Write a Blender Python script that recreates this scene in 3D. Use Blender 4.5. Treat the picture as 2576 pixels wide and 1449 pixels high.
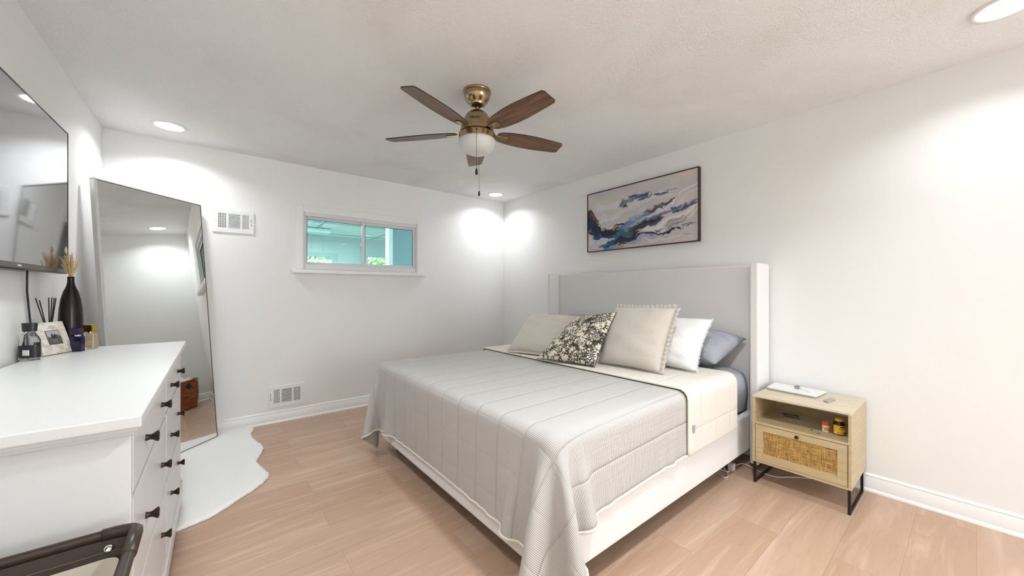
import bpy, bmesh, math, random
import numpy as np
from mathutils import Vector, Matrix

for o in list(bpy.data.objects):
    bpy.data.objects.remove(o)
SC = bpy.context.scene
COL = SC.collection

# ------------------------------------------------------------------ camera
FPX = 936.0
cam_d = bpy.data.cameras.new('camera')
cam_d.sensor_fit = 'HORIZONTAL'
cam_d.sensor_width = 36.0
cam_d.lens = FPX / 2576 * 36.0
cam_d.shift_y = (733.0 - 724.5) / 2576
cam_d.clip_start = 0.02
cam = bpy.data.objects.new('camera', cam_d)
COL.objects.link(cam)
cam.location = (0, 0, 1.2)
cam.rotation_euler = (math.radians(90), 0, -math.radians(38.83))
SC.camera = cam

# ------------------------------------------------------------------ world, exposure
W = bpy.data.worlds.new('world')
SC.world = W
W.use_nodes = True
wn = W.node_tree
wn.nodes.clear()
wo = wn.nodes.new('ShaderNodeOutputWorld')
wb = wn.nodes.new('ShaderNodeBackground')
wb.inputs[0].default_value = (0.90, 0.955, 1.0, 1)
wb.inputs[1].default_value = 4.2
wn.links.new(wb.outputs[0], wo.inputs[0])
SC.view_settings.view_transform = 'Standard'
SC.view_settings.look = 'None'
SC.view_settings.exposure = 1.16
SC.view_settings.gamma = 1.0
SC.view_settings.use_curve_mapping = False
LAMP_W = [3.0, 2.3, 2.2, 3.0, 5.0, 5.0, 2.5, 4.6, 11.0]          # recessed ceiling lamps; the out-of-view ones are added fill
LAMP_COL = (0.90, 0.955, 1.0)
LAMPS = [(-0.244, 3.662), (2.729, 3.712), (2.60, -0.085), (-0.22, -0.085),
         (-0.15, -1.9), (1.2, -1.9), (2.6, -1.9), (-0.10, 1.75), (1.2, 0.35)]  # this row: unseen fill lamps added to light the room evenly
ROOM = dict(x0=-0.629, x1=3.084, y0=-4.5, y1=4.013, z=2.4)

# ------------------------------------------------------------------ helpers: nodes
MATS = {}
def mat(name, col=(0.8, 0.8, 0.8), rough=0.5, metal=0.0, **kw):
    if name in MATS:
        return MATS[name]
    m = bpy.data.materials.new(name)
    m.use_nodes = True
    b = m.node_tree.nodes['Principled BSDF']
    b.inputs['Base Color'].default_value = (*col, 1)
    b.inputs['Roughness'].default_value = rough
    b.inputs['Metallic'].default_value = metal
    for k, v in kw.items():
        b.inputs[k].default_value = v
    MATS[name] = m
    return m
class NT:
    """tiny node-building helper around a Principled material"""
    def __init__(s, m):
        s.t = m.node_tree
        s.b = s.t.nodes['Principled BSDF']
    def n(s, typ, **props):
        x = s.t.nodes.new(typ)
        for k, v in props.items():
            if k.startswith('i_'):
                key = k[2:]
                key = int(key) if key.isdigit() else key
                x.inputs[key].default_value = v
            else:
                setattr(x, k, v)
        return x
    def l(s, a, b):
        s.t.links.new(a, b)
    def coord(s, out='Object', scale=(1, 1, 1), rot=(0, 0, 0)):
        c = s.n('ShaderNodeTexCoord')
        mp = s.n('ShaderNodeMapping')
        mp.inputs['Scale'].default_value = scale
        mp.inputs['Rotation'].default_value = rot
        s.l(c.outputs[out], mp.inputs[0])
        return mp.outputs[0]
    def noise(s, vec, scale, detail=2, rough=0.5, dist=0.0):
        x = s.n('ShaderNodeTexNoise')
        x.inputs['Scale'].default_value = scale
        x.inputs['Detail'].default_value = detail
        x.inputs['Roughness'].default_value = rough
        x.inputs['Distortion'].default_value = dist
        s.l(vec, x.inputs['Vector'])
        return x.outputs['Fac']
    def ramp(s, fac, stops):
        r = s.n('ShaderNodeValToRGB')
        e = r.color_ramp.elements
        while len(e) < len(stops):
            e.new(0.5)
        for k, (p, c) in enumerate(stops):
            e[k].position = p
            e[k].color = (*c, 1) if len(c) == 3 else c
        s.l(fac, r.inputs[0])
        return r.outputs[0]
    def mix(s, fac, a, b, mode='MIX'):
        x = s.n('ShaderNodeMix', data_type='RGBA', blend_type=mode)
        for sock, v in ((x.inputs[0], fac), (x.inputs[6], a), (x.inputs[7], b)):
            if isinstance(v, (int, float)):
                sock.default_value = v
            elif isinstance(v, tuple):
                sock.default_value = (*v, 1)
            else:
                s.l(v, sock)
        return x.outputs[2]
    def math(s, op, a, b=None):
        x = s.n('ShaderNodeMath', operation=op)
        for sock, v in ((x.inputs[0], a), (x.inputs[1], b)):
            if v is None:
                continue
            if isinstance(v, (int, float)):
                sock.default_value = v
            else:
                s.l(v, sock)
        return x.outputs[0]
    def bump(s, h, strength=0.3, dist=0.01):
        x = s.n('ShaderNodeBump')
        x.inputs['Strength'].default_value = strength
        x.inputs['Distance'].default_value = dist
        s.l(h, x.inputs['Height'])
        s.l(x.outputs[0], s.b.inputs['Normal'])
    def color(s, c):
        s.l(c, s.b.inputs['Base Color'])

# ------------------------------------------------------------------ materials
m_wall = mat('wall_paint', (0.80, 0.79, 0.76), 0.6)
t = NT(m_wall); v = t.coord()
t.color(t.ramp(t.noise(v, 0.8, 3), [(0.3, (0.835, 0.83, 0.81)), (0.7, (0.86, 0.855, 0.84))]))
t.bump(t.noise(v, 240, 2), 0.05, 0.002)

m_ceil = mat('ceiling_texture', (0.74, 0.71, 0.67), 0.8)
t = NT(m_ceil); v = t.coord()
blot = t.noise(v, 1.1, 4, 0.55, 0.6)
c1 = t.ramp(blot, [(0.36, (0.82, 0.81, 0.785)), (0.50, (0.87, 0.87, 0.86)), (0.64, (0.885, 0.888, 0.885))])
t.color(c1)
gn = t.noise(v, 75, 3, 0.65)
gm = t.ramp(gn, [(0.44, (0, 0, 0)), (0.60, (1, 1, 1))])
msk = t.ramp(t.noise(v, 2.2, 2), [(0.35, (0.25, 0.25, 0.25)), (0.65, (1, 1, 1))])
t.bump(t.mix(1.0, gm, msk, 'MULTIPLY'), 0.5, 0.004)

m_trim = mat('trim_white', (0.84, 0.835, 0.815), 0.35)
m_plate = mat('vent_white', (0.83, 0.83, 0.82), 0.35)
m_dark = mat('vent_dark', (0.03, 0.03, 0.035), 0.7)

# light oak planks running along X
m_floor = mat('oak_planks', (0.6, 0.42, 0.3), 0.38)
t = NT(m_floor); v = t.coord()
br = t.n('ShaderNodeTexBrick', offset=0.37, offset_frequency=2)
br.inputs['Scale'].default_value = 1.0
br.inputs['Brick Width'].default_value = 1.25
br.inputs['Row Height'].default_value = 0.205
br.inputs['Mortar Size'].default_value = 0.0011
br.inputs['Mortar Smooth'].default_value = 0.3
br.inputs['Color1'].default_value = (0, 0, 0, 1)
br.inputs['Color2'].default_value = (1, 1, 1, 1)
br.inputs['Mortar'].default_value = (0.5, 0.5, 0.5, 1)
mpf = t.n('ShaderNodeMapping'); mpf.inputs['Location'].default_value = (0.32, 0.007, 0)
tc = t.n('ShaderNodeTexCoord'); t.l(tc.outputs['Object'], mpf.inputs[0]); t.l(mpf.outputs[0], br.inputs['Vector'])
base = t.ramp(br.outputs['Color'], [(0.0, (0.47, 0.305, 0.21)), (0.5, (0.51, 0.345, 0.245)), (1.0, (0.55, 0.385, 0.28))])
# grain, shifted per plank
sh = t.n('ShaderNodeVectorMath', operation='MULTIPLY_ADD')
t.l(br.outputs['Color'], sh.inputs[0]); sh.inputs[1].default_value = (7.3, 3.1, 0)
sc = t.n('ShaderNodeMapping'); sc.inputs['Scale'].default_value = (0.9, 9, 1)
t.l(tc.outputs['Object'], sc.inputs[0]); t.l(sc.outputs[0], sh.inputs[2])
g1 = t.noise(sh.outputs[0], 1.5, 5, 0.55, 1.2)
g2 = t.noise(sh.outputs[0], 7, 4, 0.6, 0.8)
base = t.mix(t.ramp(g1, [(0.38, (0, 0, 0)), (0.70, (0.45, 0.45, 0.45))]), base, (0.40, 0.25, 0.16))
base = t.mix(t.ramp(g1, [(0.28, (0.5, 0.5, 0.5)), (0.45, (0, 0, 0))]), base, (0.68, 0.50, 0.375))
base = t.mix(t.ramp(g2, [(0.52, (0, 0, 0)), (0.8, (0.45, 0.45, 0.45))]), base, (0.36, 0.22, 0.14))
# knots
vk = t.n('ShaderNodeTexVoronoi'); vk.inputs['Scale'].default_value = 1.0
kmp = t.n('ShaderNodeMapping'); kmp.inputs['Scale'].default_value = (1.7, 4.2, 1)
t.l(tc.outputs['Object'], kmp.inputs[0]); t.l(kmp.outputs[0], vk.inputs['Vector'])
kn = t.ramp(vk.outputs['Distance'], [(0.012, (0.8, 0.8, 0.8)), (0.085, (0, 0, 0))])
kn2 = t.mix(1.0, kn, t.ramp(t.noise(sh.outputs[0], 5, 2), [(0.42, (0, 0, 0)), (0.6, (1, 1, 1))]), 'MULTIPLY')
base = t.mix(kn2, base, (0.17, 0.09, 0.055))
mort = t.ramp(br.outputs['Fac'], [(0.0, (0, 0, 0)), (1.0, (0.55, 0.55, 0.55))])
base = t.mix(mort, base, (0.25, 0.15, 0.10))
t.color(base)
t.bump(t.math('SUBTRACT', t.math('MULTIPLY', g2, 0.3), br.outputs['Fac']), 0.12, 0.001)

m_white_wood = mat('dresser_white', (0.66, 0.655, 0.64), 0.32)
m_knob = mat('dark_bronze', (0.045, 0.03, 0.02), 0.32, 0.75)
m_linen = mat('headboard_linen', (0.56, 0.53, 0.50), 0.9)
t = NT(m_linen); v = t.coord(scale=(1, 1, 1))
w1 = t.noise(t.coord(scale=(60, 60, 900)), 1, 2); w2 = t.noise(t.coord(scale=(700, 700, 60)), 1, 2)
ws = t.math('ADD', w1, w2)
t.color(t.ramp(ws, [(0.35, (0.63, 0.605, 0.58)), (0.75, (0.77, 0.75, 0.73))]))
t.bump(ws, 0.25, 0.001)
m_brass = mat('antique_brass', (0.40, 0.30, 0.175), 0.22, 1.0)
m_brassd = mat('dark_brass', (0.10, 0.065, 0.035), 0.35, 0.9)
m_frost = mat('frosted_glass', (0.66, 0.67, 0.65), 0.35)
m_blade = mat('blade_walnut', (0.2, 0.1, 0.06), 0.42)
t = NT(m_blade)
gv = t.coord('UV', scale=(2, 26, 1))
g = t.noise(gv, 2.0, 5, 0.65, 0.8)
t.color(t.ramp(g, [(0.25, (0.060, 0.032, 0.018)), (0.5, (0.150, 0.080, 0.045)), (0.75, (0.27, 0.155, 0.090))]))
m_bladeedge = mat('blade_edge', (0.02, 0.012, 0.01), 0.5)
m_black = mat('black_metal', (0.012, 0.011, 0.012), 0.42, 0.3)
m_plastic_black = mat('black_plastic', (0.012, 0.012, 0.014), 0.35)
m_screen = mat('screen_glass', (0.42, 0.42, 0.44), 0.05, 1.0)
m_mirror = mat('mirror_glass', (0.88, 0.89, 0.87), 0.0, 1.0)
m_silver = mat('mirror_frame_silver', (0.66, 0.65, 0.63), 0.38, 0.55)
m_beige = mat('beige_velvet', (0.54, 0.49, 0.425), 0.95, 0.0, **{'Sheen Weight': 0.4})
t = NT(m_beige); v = t.coord(); t.bump(t.noise(v, 14, 3, 0.6, 0.5), 0.25, 0.02)
m_whitep = mat('white_linen', (0.82, 0.81, 0.79), 0.9)
t = NT(m_whitep); v = t.coord(); t.bump(t.noise(v, 11, 4, 0.55, 1.0), 0.35, 0.02)
m_grey = mat('grey_sheet', (0.33, 0.35, 0.385), 0.75)
t = NT(m_grey); v = t.coord(); t.bump(t.noise(v, 7, 4, 0.55, 1.4), 0.55, 0.03)
m_cream = mat('cream_cotton', (0.73, 0.685, 0.62), 0.92)
t = NT(m_cream); v = t.coord('UV')
# quilting on the cream side (UV is in metres)
def quilt_height(t, v, cell=0.17, cross=1.0):
    s = t.n('ShaderNodeSeparateXYZ'); t.l(v, s.inputs[0])
    hs = []
    for k in (0, 1):
        m1 = t.math('FRACT', t.math('DIVIDE', s.outputs[k], cell))
        m2 = t.math('ABSOLUTE', t.math('SUBTRACT', m1, 0.5))      # 0.5 at the seam
        hs.append(t.math('POWER', t.math('MULTIPLY', m2, 2.0), 14))
    return s, t.math('MAXIMUM', t.math('MULTIPLY', hs[0], cross), hs[1]), hs
s_, seam, _ = quilt_height(t, v, 0.19)
nz = t.noise(v, 16, 3)
t.bump(t.math('SUBTRACT', t.math('MULTIPLY', nz, 0.5), seam), 0.45, 0.006)
m_bind = mat('cream_binding', (0.72, 0.67, 0.57), 0.85)
m_quilt = mat('striped_quilt', (0.6, 0.58, 0.56), 0.92)
t = NT(m_quilt); v = t.coord('UV')
s_, seam, hs = quilt_height(t, v, 0.165, 0.25)
fx = t.math('FRACT', t.math('DIVIDE', s_.outputs[0], 0.0062))
st = t.ramp(fx, [(0.0, (0.62, 0.605, 0.585)), (0.50, (0.62, 0.605, 0.585)), (0.60, (0.30, 0.265, 0.235)), (0.92, (0.30, 0.265, 0.235)), (1.0, (0.62, 0.605, 0.585))])
t.color(t.mix(t.math('MULTIPLY', seam, 0.22), st, (0.42, 0.39, 0.36)))
# small puckers that run along the quilt beside the seams
pk = t.noise(t.coord('UV', scale=(5, 60, 1)), 1, 3, 0.6, 0.6)
t.bump(t.math('SUBTRACT', t.math('MULTIPLY', pk, 0.45), seam), 0.7, 0.007)
m_fur = mat('white_fur', (0.84, 0.83, 0.80), 1.0, 0.0, **{'Sheen Weight': 0.3})
t = NT(m_fur); v = t.coord(); t.bump(t.noise(v, 130, 3, 0.7, 0.6), 0.5, 0.008)
m_leather = mat('brown_leather', (0.035, 0.020, 0.013), 0.38)
m_canvas = mat('cream_canvas', (0.68, 0.62, 0.52), 0.9)
m_oak = mat('pale_oak', (0.60, 0.48, 0.28), 0.42)
t = NT(m_oak)
g = t.noise(t.coord(scale=(2.2, 2.2, 22)), 2.5, 4, 0.6, 0.8)
t.color(t.ramp(g, [(0.3, (0.46, 0.35, 0.19)), (0.7, (0.56, 0.45, 0.27))]))
m_oak2 = mat('pale_oak_top', (0.66, 0.58, 0.44), 0.42)
t = NT(m_oak2)
g = t.noise(t.coord(scale=(22, 2.2, 2)), 2.5, 4, 0.6, 0.8)
t.color(t.ramp(g, [(0.3, (0.58, 0.49, 0.34)), (0.7, (0.68, 0.60, 0.45))]))
m_rattan = mat('rattan_weave', (0.5, 0.3, 0.1), 0.55)
t = NT(m_rattan)
a = t.noise(t.coord(scale=(1, 18, 420)), 1, 2, 0.6); b = t.noise(t.coord(scale=(1, 420, 18)), 1, 2, 0.6)
wv = t.math('MAXIMUM', a, b)
t.color(t.ramp(wv, [(0.42, (0.10, 0.045, 0.012)), (0.56, (0.42, 0.24, 0.055)), (0.72, (0.66, 0.45, 0.17))]))
t.bump(wv, 0.5, 0.002)
m_basket = mat('orange_wicker', (0.36, 0.10, 0.025), 0.6)
t = NT(m_basket)
a = t.noise(t.coord(scale=(8, 8, 90)), 1, 3, 0.6)
t.color(t.ramp(a, [(0.35, (0.16, 0.035, 0.01)), (0.65, (0.50, 0.16, 0.04))]))
t.bump(a, 0.7, 0.01)
m_vcol = mat('painted_colour', (1, 1, 1), 0.55)
t = NT(m_vcol); at_ = t.n('ShaderNodeAttribute', attribute_name='Col'); t.color(at_.outputs['Color'])
m_vcloth = mat('printed_cotton', (1, 1, 1), 0.92)
t = NT(m_vcloth); at_ = t.n('ShaderNodeAttribute', attribute_name='Col'); t.color(at_.outputs['Color'])
v = t.coord(); t.bump(t.noise(v, 12, 3, 0.55, 0.6), 0.2, 0.02)
m_frame_brown = mat('dark_walnut_frame', (0.030, 0.010, 0.007), 0.45)
m_lamp = bpy.data.materials.new('lamp_lens'); m_lamp.use_nodes = True
nt = m_lamp.node_tree; nt.nodes.clear()
em = nt.nodes.new('ShaderNodeEmission'); em.inputs[0].default_value = (1, 0.985, 0.95, 1); em.inputs[1].default_value = 3.0
ou = nt.nodes.new('ShaderNodeOutputMaterial'); nt.links.new(em.outputs[0], ou.inputs[0])
# tinted window glass
m_glass = bpy.data.materials.new('teal_window_glass'); m_glass.use_nodes = True
nt = m_glass.node_tree; nt.nodes.clear()
tr = nt.nodes.new('ShaderNodeBsdfTransparent'); tr.inputs[0].default_value = (0.50, 0.66, 0.63, 1)
gl = nt.nodes.new('ShaderNodeBsdfGlossy'); gl.inputs[0].default_value = (0.9, 0.95, 0.95, 1); gl.inputs[1].default_value = 0.02
fr = nt.nodes.new('ShaderNodeFresnel'); fr.inputs[0].default_value = 1.6
mx = nt.nodes.new('ShaderNodeMixShader'); ou = nt.nodes.new('ShaderNodeOutputMaterial')
nt.links.new(fr.outputs[0], mx.inputs[0]); nt.links.new(tr.outputs[0], mx.inputs[1]); nt.links.new(gl.outputs[0], mx.inputs[2]); nt.links.new(mx.outputs[0], ou.inputs[0])
m_clear = mat('clear_glass', (0.95, 0.96, 0.96), 0.02, 0.0, **{'Transmission Weight': 1.0, 'IOR': 1.45})
m_gold = mat('gold_cap', (0.75, 0.50, 0.08), 0.22, 1.0)

# ------------------------------------------------------------------ helpers: meshes
class MB:
    def __init__(s):
        s.v = []; s.f = []; s.uv = None
    def add(s, vs, fs):
        o = len(s.v)
        s.v += [tuple(p) for p in vs]
        s.f += [tuple(i + o for i in f) for f in fs]
        return s
    def box(s, x0, x1, y0, y1, z0, z1):
        vs = [(x, y, z) for x in (x0, x1) for y in (y0, y1) for z in (z0, z1)]
        return s.add(vs, [(0, 1, 3, 2), (4, 6, 7, 5), (0, 4, 5, 1), (2, 3, 7, 6), (0, 2, 6, 4), (1, 5, 7, 3)])
    def hexa(s, p):   # 8 points: bottom 4 ccw, top 4 ccw
        return s.add(p, [(3, 2, 1, 0), (4, 5, 6, 7), (0, 1, 5, 4), (1, 2, 6, 5), (2, 3, 7, 6), (3, 0, 4, 7)])
    def obox(s, c, ax, ay, az, hx, hy, hz):
        c, ax, ay, az = Vector(c), Vector(ax), Vector(ay), Vector(az)
        P = [c + ax * (sx * hx) + ay * (sy * hy) + az * (sz * hz) for sz in (-1, 1) for sx, sy in ((-1, -1), (1, -1), (1, 1), (-1, 1))]
        return s.hexa(P)
    def lathe(s, prof, c=(0, 0, 0), axis=(0, 0, 1), n=32, cap=True, sx=1.0, sy=1.0):
        a = Vector(axis).normalized()
        u = a.orthogonal().normalized() if abs(a.z) < 0.99 else Vector((1, 0, 0))
        w = a.cross(u)
        c = Vector(c); vs = []
        for r, h in prof:
            for k in range(n):
                th = 2 * math.pi * k / n
                vs.append(c + a * h + u * (r * sx * math.cos(th)) + w * (r * sy * math.sin(th)))
        fs = []
        for i in range(len(prof) - 1):
            for k in range(n):
                k2 = (k + 1) % n
                fs.append((i * n + k, i * n + k2, (i + 1) * n + k2, (i + 1) * n + k))
        if cap:
            fs.append(tuple(reversed(range(n))))
            fs.append(tuple((len(prof) - 1) * n + k for k in range(n)))
        return s.add(vs, fs)
    def tube(s, pts, r, n=8, closed=False, cap=True):
        P = [Vector(p) for p in pts]
        R = r if isinstance(r, (list, tuple)) else [r] * len(P)
        vs = []; N = len(P)
        up = None
        for i, p in enumerate(P):
            a = P[(i - 1) % N] if (closed or i > 0) else P[i]
            b = P[(i + 1) % N] if (closed or i < N - 1) else P[i]
            d = (b - a).normalized()
            if up is None:
                up = d.orthogonal().normalized()
            u = (up - d * up.dot(d))
            if u.length < 1e-6:
                u = d.orthogonal()
            u.normalize(); up = u
            w = d.cross(u)
            for k in range(n):
                th = 2 * math.pi * k / n
                vs.append(p + u * (R[i] * math.cos(th)) + w * (R[i] * math.sin(th)))
        fs = []
        for i in range(N if closed else N - 1):
            j = (i + 1) % N
            for k in range(n):
                k2 = (k + 1) % n
                fs.append((i * n + k, j * n + k, j * n + k2, i * n + k2))
        if cap and not closed:
            fs.append(tuple(range(n))); fs.append(tuple(reversed([(N - 1) * n + k for k in range(n)])))
        return s.add(vs, fs)
    def prism(s, poly, z0, z1):
        n = len(poly)
        vs = [(x, y, z0) for x, y in poly] + [(x, y, z1) for x, y in poly]
        fs = [tuple(reversed(range(n))), tuple(range(n, 2 * n))] + [(k, (k + 1) % n, n + (k + 1) % n, n + k) for k in range(n)]
        return s.add(vs, fs)
    def grid(s, P):   # P: (a, b, 3)
        a, b = P.shape[:2]
        return s.add(P.reshape(-1, 3).tolist(), [(i * b + j, (i + 1) * b + j, (i + 1) * b + j + 1, i * b + j + 1) for i in range(a - 1) for j in range(b - 1)])

ORG = {}
def link(o):
    COL.objects.link(o); return o
def tagobj(o, label=None, cat=None, group=None, kind=None):
    if label: o['label'] = label
    if cat: o['category'] = cat
    if group: o['group'] = group
    if kind: o['kind'] = kind
    return o
def thing(name, label, cat, loc, rotz=0.0, group=None):
    o = link(bpy.data.objects.new(name, None))
    o.empty_display_size = 0.1
    o.location = loc; o.rotation_euler = (0, 0, rotz)
    ORG[o.name] = Vector(loc)
    return tagobj(o, label, cat, group)
def part(name, mb, m, parent=None, bevel=0.0, smooth=False, seg=2, subsurf=0, label=None, origin=None, norm=True):
    """one mesh object; coordinates are given in the room's frame (before any turn of the parent)"""
    if parent is not None:
        org = ORG[parent.name]
    else:
        if origin is None:
            a = np.array(mb.v); lo = a.min(0); hi = a.max(0)
            origin = ((lo[0] + hi[0]) / 2, (lo[1] + hi[1]) / 2, lo[2])
        org = Vector(origin)
    me = bpy.data.meshes.new(name)
    me.from_pydata([tuple(Vector(p) - org) for p in mb.v], [], mb.f)
    if norm:
        bm = bmesh.new(); bm.from_mesh(me)
        bmesh.ops.recalc_face_normals(bm, faces=bm.faces)
        bm.to_mesh(me); bm.free()
    if smooth:
        for p in me.polygons:
            p.use_smooth = True
        if smooth == 'auto':
            me.set_sharp_from_angle(angle=math.radians(38))
    ms = m if isinstance(m, (list, tuple)) else [m]
    for x in ms:
        me.materials.append(x)
    o = link(bpy.data.objects.new(name, me))
    if parent is not None:
        o.parent = parent
    else:
        o.location = org
    ORG[o.name] = org
    if bevel > 0:
        md = o.modifiers.new('bevel', 'BEVEL'); md.width = bevel; md.segments = seg; md.limit_method = 'ANGLE'; md.angle_limit = math.radians(40)
    if subsurf:
        md = o.modifiers.new('sub', 'SUBSURF'); md.levels = subsurf; md.render_levels = subsurf
    if label: o['label'] = label
    return o
def struct(name, mb, m, **kw):
    o = part(name, mb, m, **kw)
    if o.parent is None:
        o['kind'] = 'structure'
    return o
def copy_thing(root, loc, rotz=None, label=None):
    r = root.copy(); link(r); r.location = loc
    if rotz is not None: r.rotation_euler = (0, 0, rotz)
    if label: r['label'] = label
    for ch in list(root.children):
        c = ch.copy(); link(c); c.parent = r
        for g in list(ch.children):
            d = g.copy(); link(d); d.parent = c
    return r
def text_mb(body, size, M, depth=0.0004, shear=0.0):
    cu = bpy.data.curves.new('lettering', 'FONT')
    cu.body = body; cu.size = size; cu.extrude = depth; cu.shear = shear
    cu.align_x = 'CENTER'; cu.align_y = 'CENTER'; cu.resolution_u = 3
    to = bpy.data.objects.new('lettering', cu)
    COL.objects.link(to)
    dg = bpy.context.evaluated_depsgraph_get()
    me = bpy.data.meshes.new_from_object(to.evaluated_get(dg))
    mb = MB()
    mb.add([tuple(M @ v.co) for v in me.vertices], [tuple(p.vertices) for p in me.polygons])
    bpy.data.objects.remove(to); bpy.data.curves.remove(cu); bpy.data.meshes.remove(me)
    return mb
def set_uv(o, fn):
    me = o.data
    uv = me.uv_layers.new(name='UVMap')
    co = np.empty(len(me.vertices) * 3); me.vertices.foreach_get('co', co); co = co.reshape(-1, 3)
    U = fn(co)
    idx = np.empty(len(me.loops), dtype=np.int64); me.loops.foreach_get('vertex_index', idx)
    uv.data.foreach_set('uv', U[idx].astype(np.float32).ravel())
def set_vcol(o, cols):
    a = o.data.color_attributes.new(name='Col', type='FLOAT_COLOR', domain='POINT')
    c = np.ones((len(cols), 4), dtype=np.float32); c[:, :3] = cols
    a.data.foreach_set('color', c.ravel())

# ------------------------------------------------------------------ room shell
x0, x1, y0, y1, H = ROOM['x0'], ROOM['x1'], ROOM['y0'], ROOM['y1'], ROOM['z']
TH = 0.16
struct('floor', MB().box(x0 - TH, x1 + TH, y0 - TH, y1 + TH, -0.1, 0.0), m_floor, origin=(0, 0, 0))
# ceiling: gently uneven plaster
nx, ny = 60, 80
gx = np.linspace(x0 - 0.02, x1 + 0.02, nx); gy = np.linspace(y0 - 0.02, y1 + 0.02, ny)
GX, GY = np.meshgrid(gx, gy, indexing='ij')
GZ = H + 0.0015 * np.sin(GX * 2.3 + 1.0) * np.cos(GY * 1.9) + 0.001 * np.sin(GX * 5.1 + GY * 3.3)
mb = MB(); mb.grid(np.stack([GX, GY, GZ], -1))
mb.box(x0 - TH, x1 + TH, y0 - TH, y1 + TH, H + 0.02, H + 0.12)
struct('ceiling', mb, m_ceil, smooth='auto', norm=True)
struct('wall_left', MB().box(x0 - TH, x0, y0 - TH, y1 + TH, 0, H + 0.02), m_wall)
struct('wall_right', MB().box(x1, x1 + TH, y0 - TH, y1 + TH, 0, H + 0.02), m_wall)
struct('wall_front', MB().box(x0, 0.9, y0 - TH, y0, 0, H + 0.02).box(3.0, x1, y0 - TH, y0, 0, H + 0.02).box(0.9, 3.0, y0 - TH, y0, 2.25, H + 0.02).box(0.9, 3.0, y0 - TH, y0, 0, 0.15), m_wall)  # opening left for added daylight from behind the viewer
struct('added_fill_window', MB().box(0.9, 0.96, y0 - 0.10, y0 - 0.04, 0.15, 2.25).box(2.94, 3.0, y0 - 0.10, y0 - 0.04, 0.15, 2.25).box(1.92, 1.98, y0 - 0.10, y0 - 0.04, 0.21, 2.19)
       .box(0.96, 2.94, y0 - 0.10, y0 - 0.04, 2.19, 2.25).box(0.96, 2.94, y0 - 0.10, y0 - 0.04, 0.15, 0.21), m_trim)  # unseen window frame, added with its opening to let in fill daylight
WX0, WX1, WZ0, WZ1 = 0.645, 1.865, 1.400, 1.985       # window opening
mb = MB()
mb.box(x0, WX0, y1, y1 + TH, 0, H + 0.02); mb.box(WX1, x1, y1, y1 + TH, 0, H + 0.02)
mb.box(WX0, WX1, y1, y1 + TH, 0, WZ0); mb.box(WX0, WX1, y1, y1 + TH, WZ1, H + 0.02)
struct('wall_back', mb, m_wall)

def baseboard(name, a, b, nrm, spans=None):
    """profile swept from a to b; nrm points into the room"""
    a = Vector((*a, 0)); b = Vector((*b, 0)); nrm = Vector((*nrm, 0))
    prof = [(0, 0), (0.021, 0), (0.0205, 0.008), (0.017, 0.016), (0.0125, 0.019), (0.0125, 0.083), (0.0095, 0.087), (0.0095, 0.091),
            (0.0115, 0.094), (0.0085, 0.100), (0.004, 0.104), (0, 0.106)]
    mb = MB(); n = len(prof)
    vs = [a + nrm * d + Vector((0, 0, z)) for d, z in prof] + [b + nrm * d + Vector((0, 0, z)) for d, z in prof]
    mb.add(vs, [(k, (k + 1) % n, n + (k + 1) % n, n + k) for k in range(n)] + [tuple(range(n)), tuple(reversed(range(n, 2 * n)))])
    struct(name, mb, m_trim, smooth='auto')
baseboard('baseboard_back', (x0, y1), (x1, y1), (0, -1))
baseboard('baseboard_right', (x1, y0), (x1, y1 - 0.012), (-1, 0))
baseboard('baseboard_left', (x0, y0), (x0, y1 - 0.012), (1, 0))
baseboard('baseboard_front', (x0, y0), (x1, y0), (0, 1))

# ---- window
win = struct('window_1', MB().box(0.612, 0.672, y1 - 0.012, y1 + 0.001, 1.412, 2.025).box(1.826, 1.889, y1 - 0.012, y1 + 0.001, 1.412, 2.025)
             .box(0.672, 1.826, y1 - 0.012, y1 + 0.001, 1.966, 2.025), m_trim, bevel=0.003)
part('window_sill', MB().box(0.575, 1.926, y1 - 0.055, y1 + 0.03, 1.372, 1.410), m_trim, win, bevel=0.006)
yo = y1 + 0.001
fr_ = MB()   # outer vinyl frame
for (a0, a1, c0, c1) in ((0.646, 0.690, 1.412, 1.966), (1.815, 1.864, 1.412, 1.966), (0.690, 1.815, 1.925, 1.966), (0.690, 1.815, 1.412, 1.462)):
    fr_.box(a0, a1, yo, yo + 0.09, c0, c1)
m_vinyl = mat('vinyl_grey_white', (0.72, 0.71, 0.72), 0.35)
part('window_frame', fr_, m_vinyl, win, bevel=0.004)
def sash(xa, xb, za, zb, yf, w):
    m = MB()
    m.box(xa, xa + w, yf, yf + 0.022, za, zb).box(xb - w, xb, yf, yf + 0.022, za, zb)
    m.box(xa + w, xb - w, yf, yf + 0.022, za, za + w).box(xa + w, xb - w, yf, yf + 0.022, zb - w, zb)
    s = part('sash', m, m_vinyl, win, bevel=0.003)
    part('pane', MB().box(xa + w * 0.8, xb - w * 0.8, yf + 0.010, yf + 0.014, za + w * 0.8, zb - w * 0.8), m_glass, s)
    g = MB()
    e = 0.0035
    for q in ((xa + w, xa + w + e, za + w, zb - w), (xb - w - e, xb - w, za + w, zb - w), (xa + w, xb - w, zb - w - e, zb - w)):
        g.box(q[0], q[1], yf + 0.002, yf + 0.009, q[2], q[3])
    part('gasket', g, m_dark, s)
    return s
sash(0.688, 1.262, 1.460, 1.928, yo + 0.050, 0.026)
sr = sash(1.225, 1.818, 1.460, 1.928, yo + 0.022, 0.030)
part('latch', MB().box(1.214, 1.226, yo + 0.012, yo + 0.03, 1.655, 1.715).box(1.205, 1.232, yo + 0.008, yo + 0.022, 1.672, 1.698), m_vinyl, win, bevel=0.003)

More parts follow.
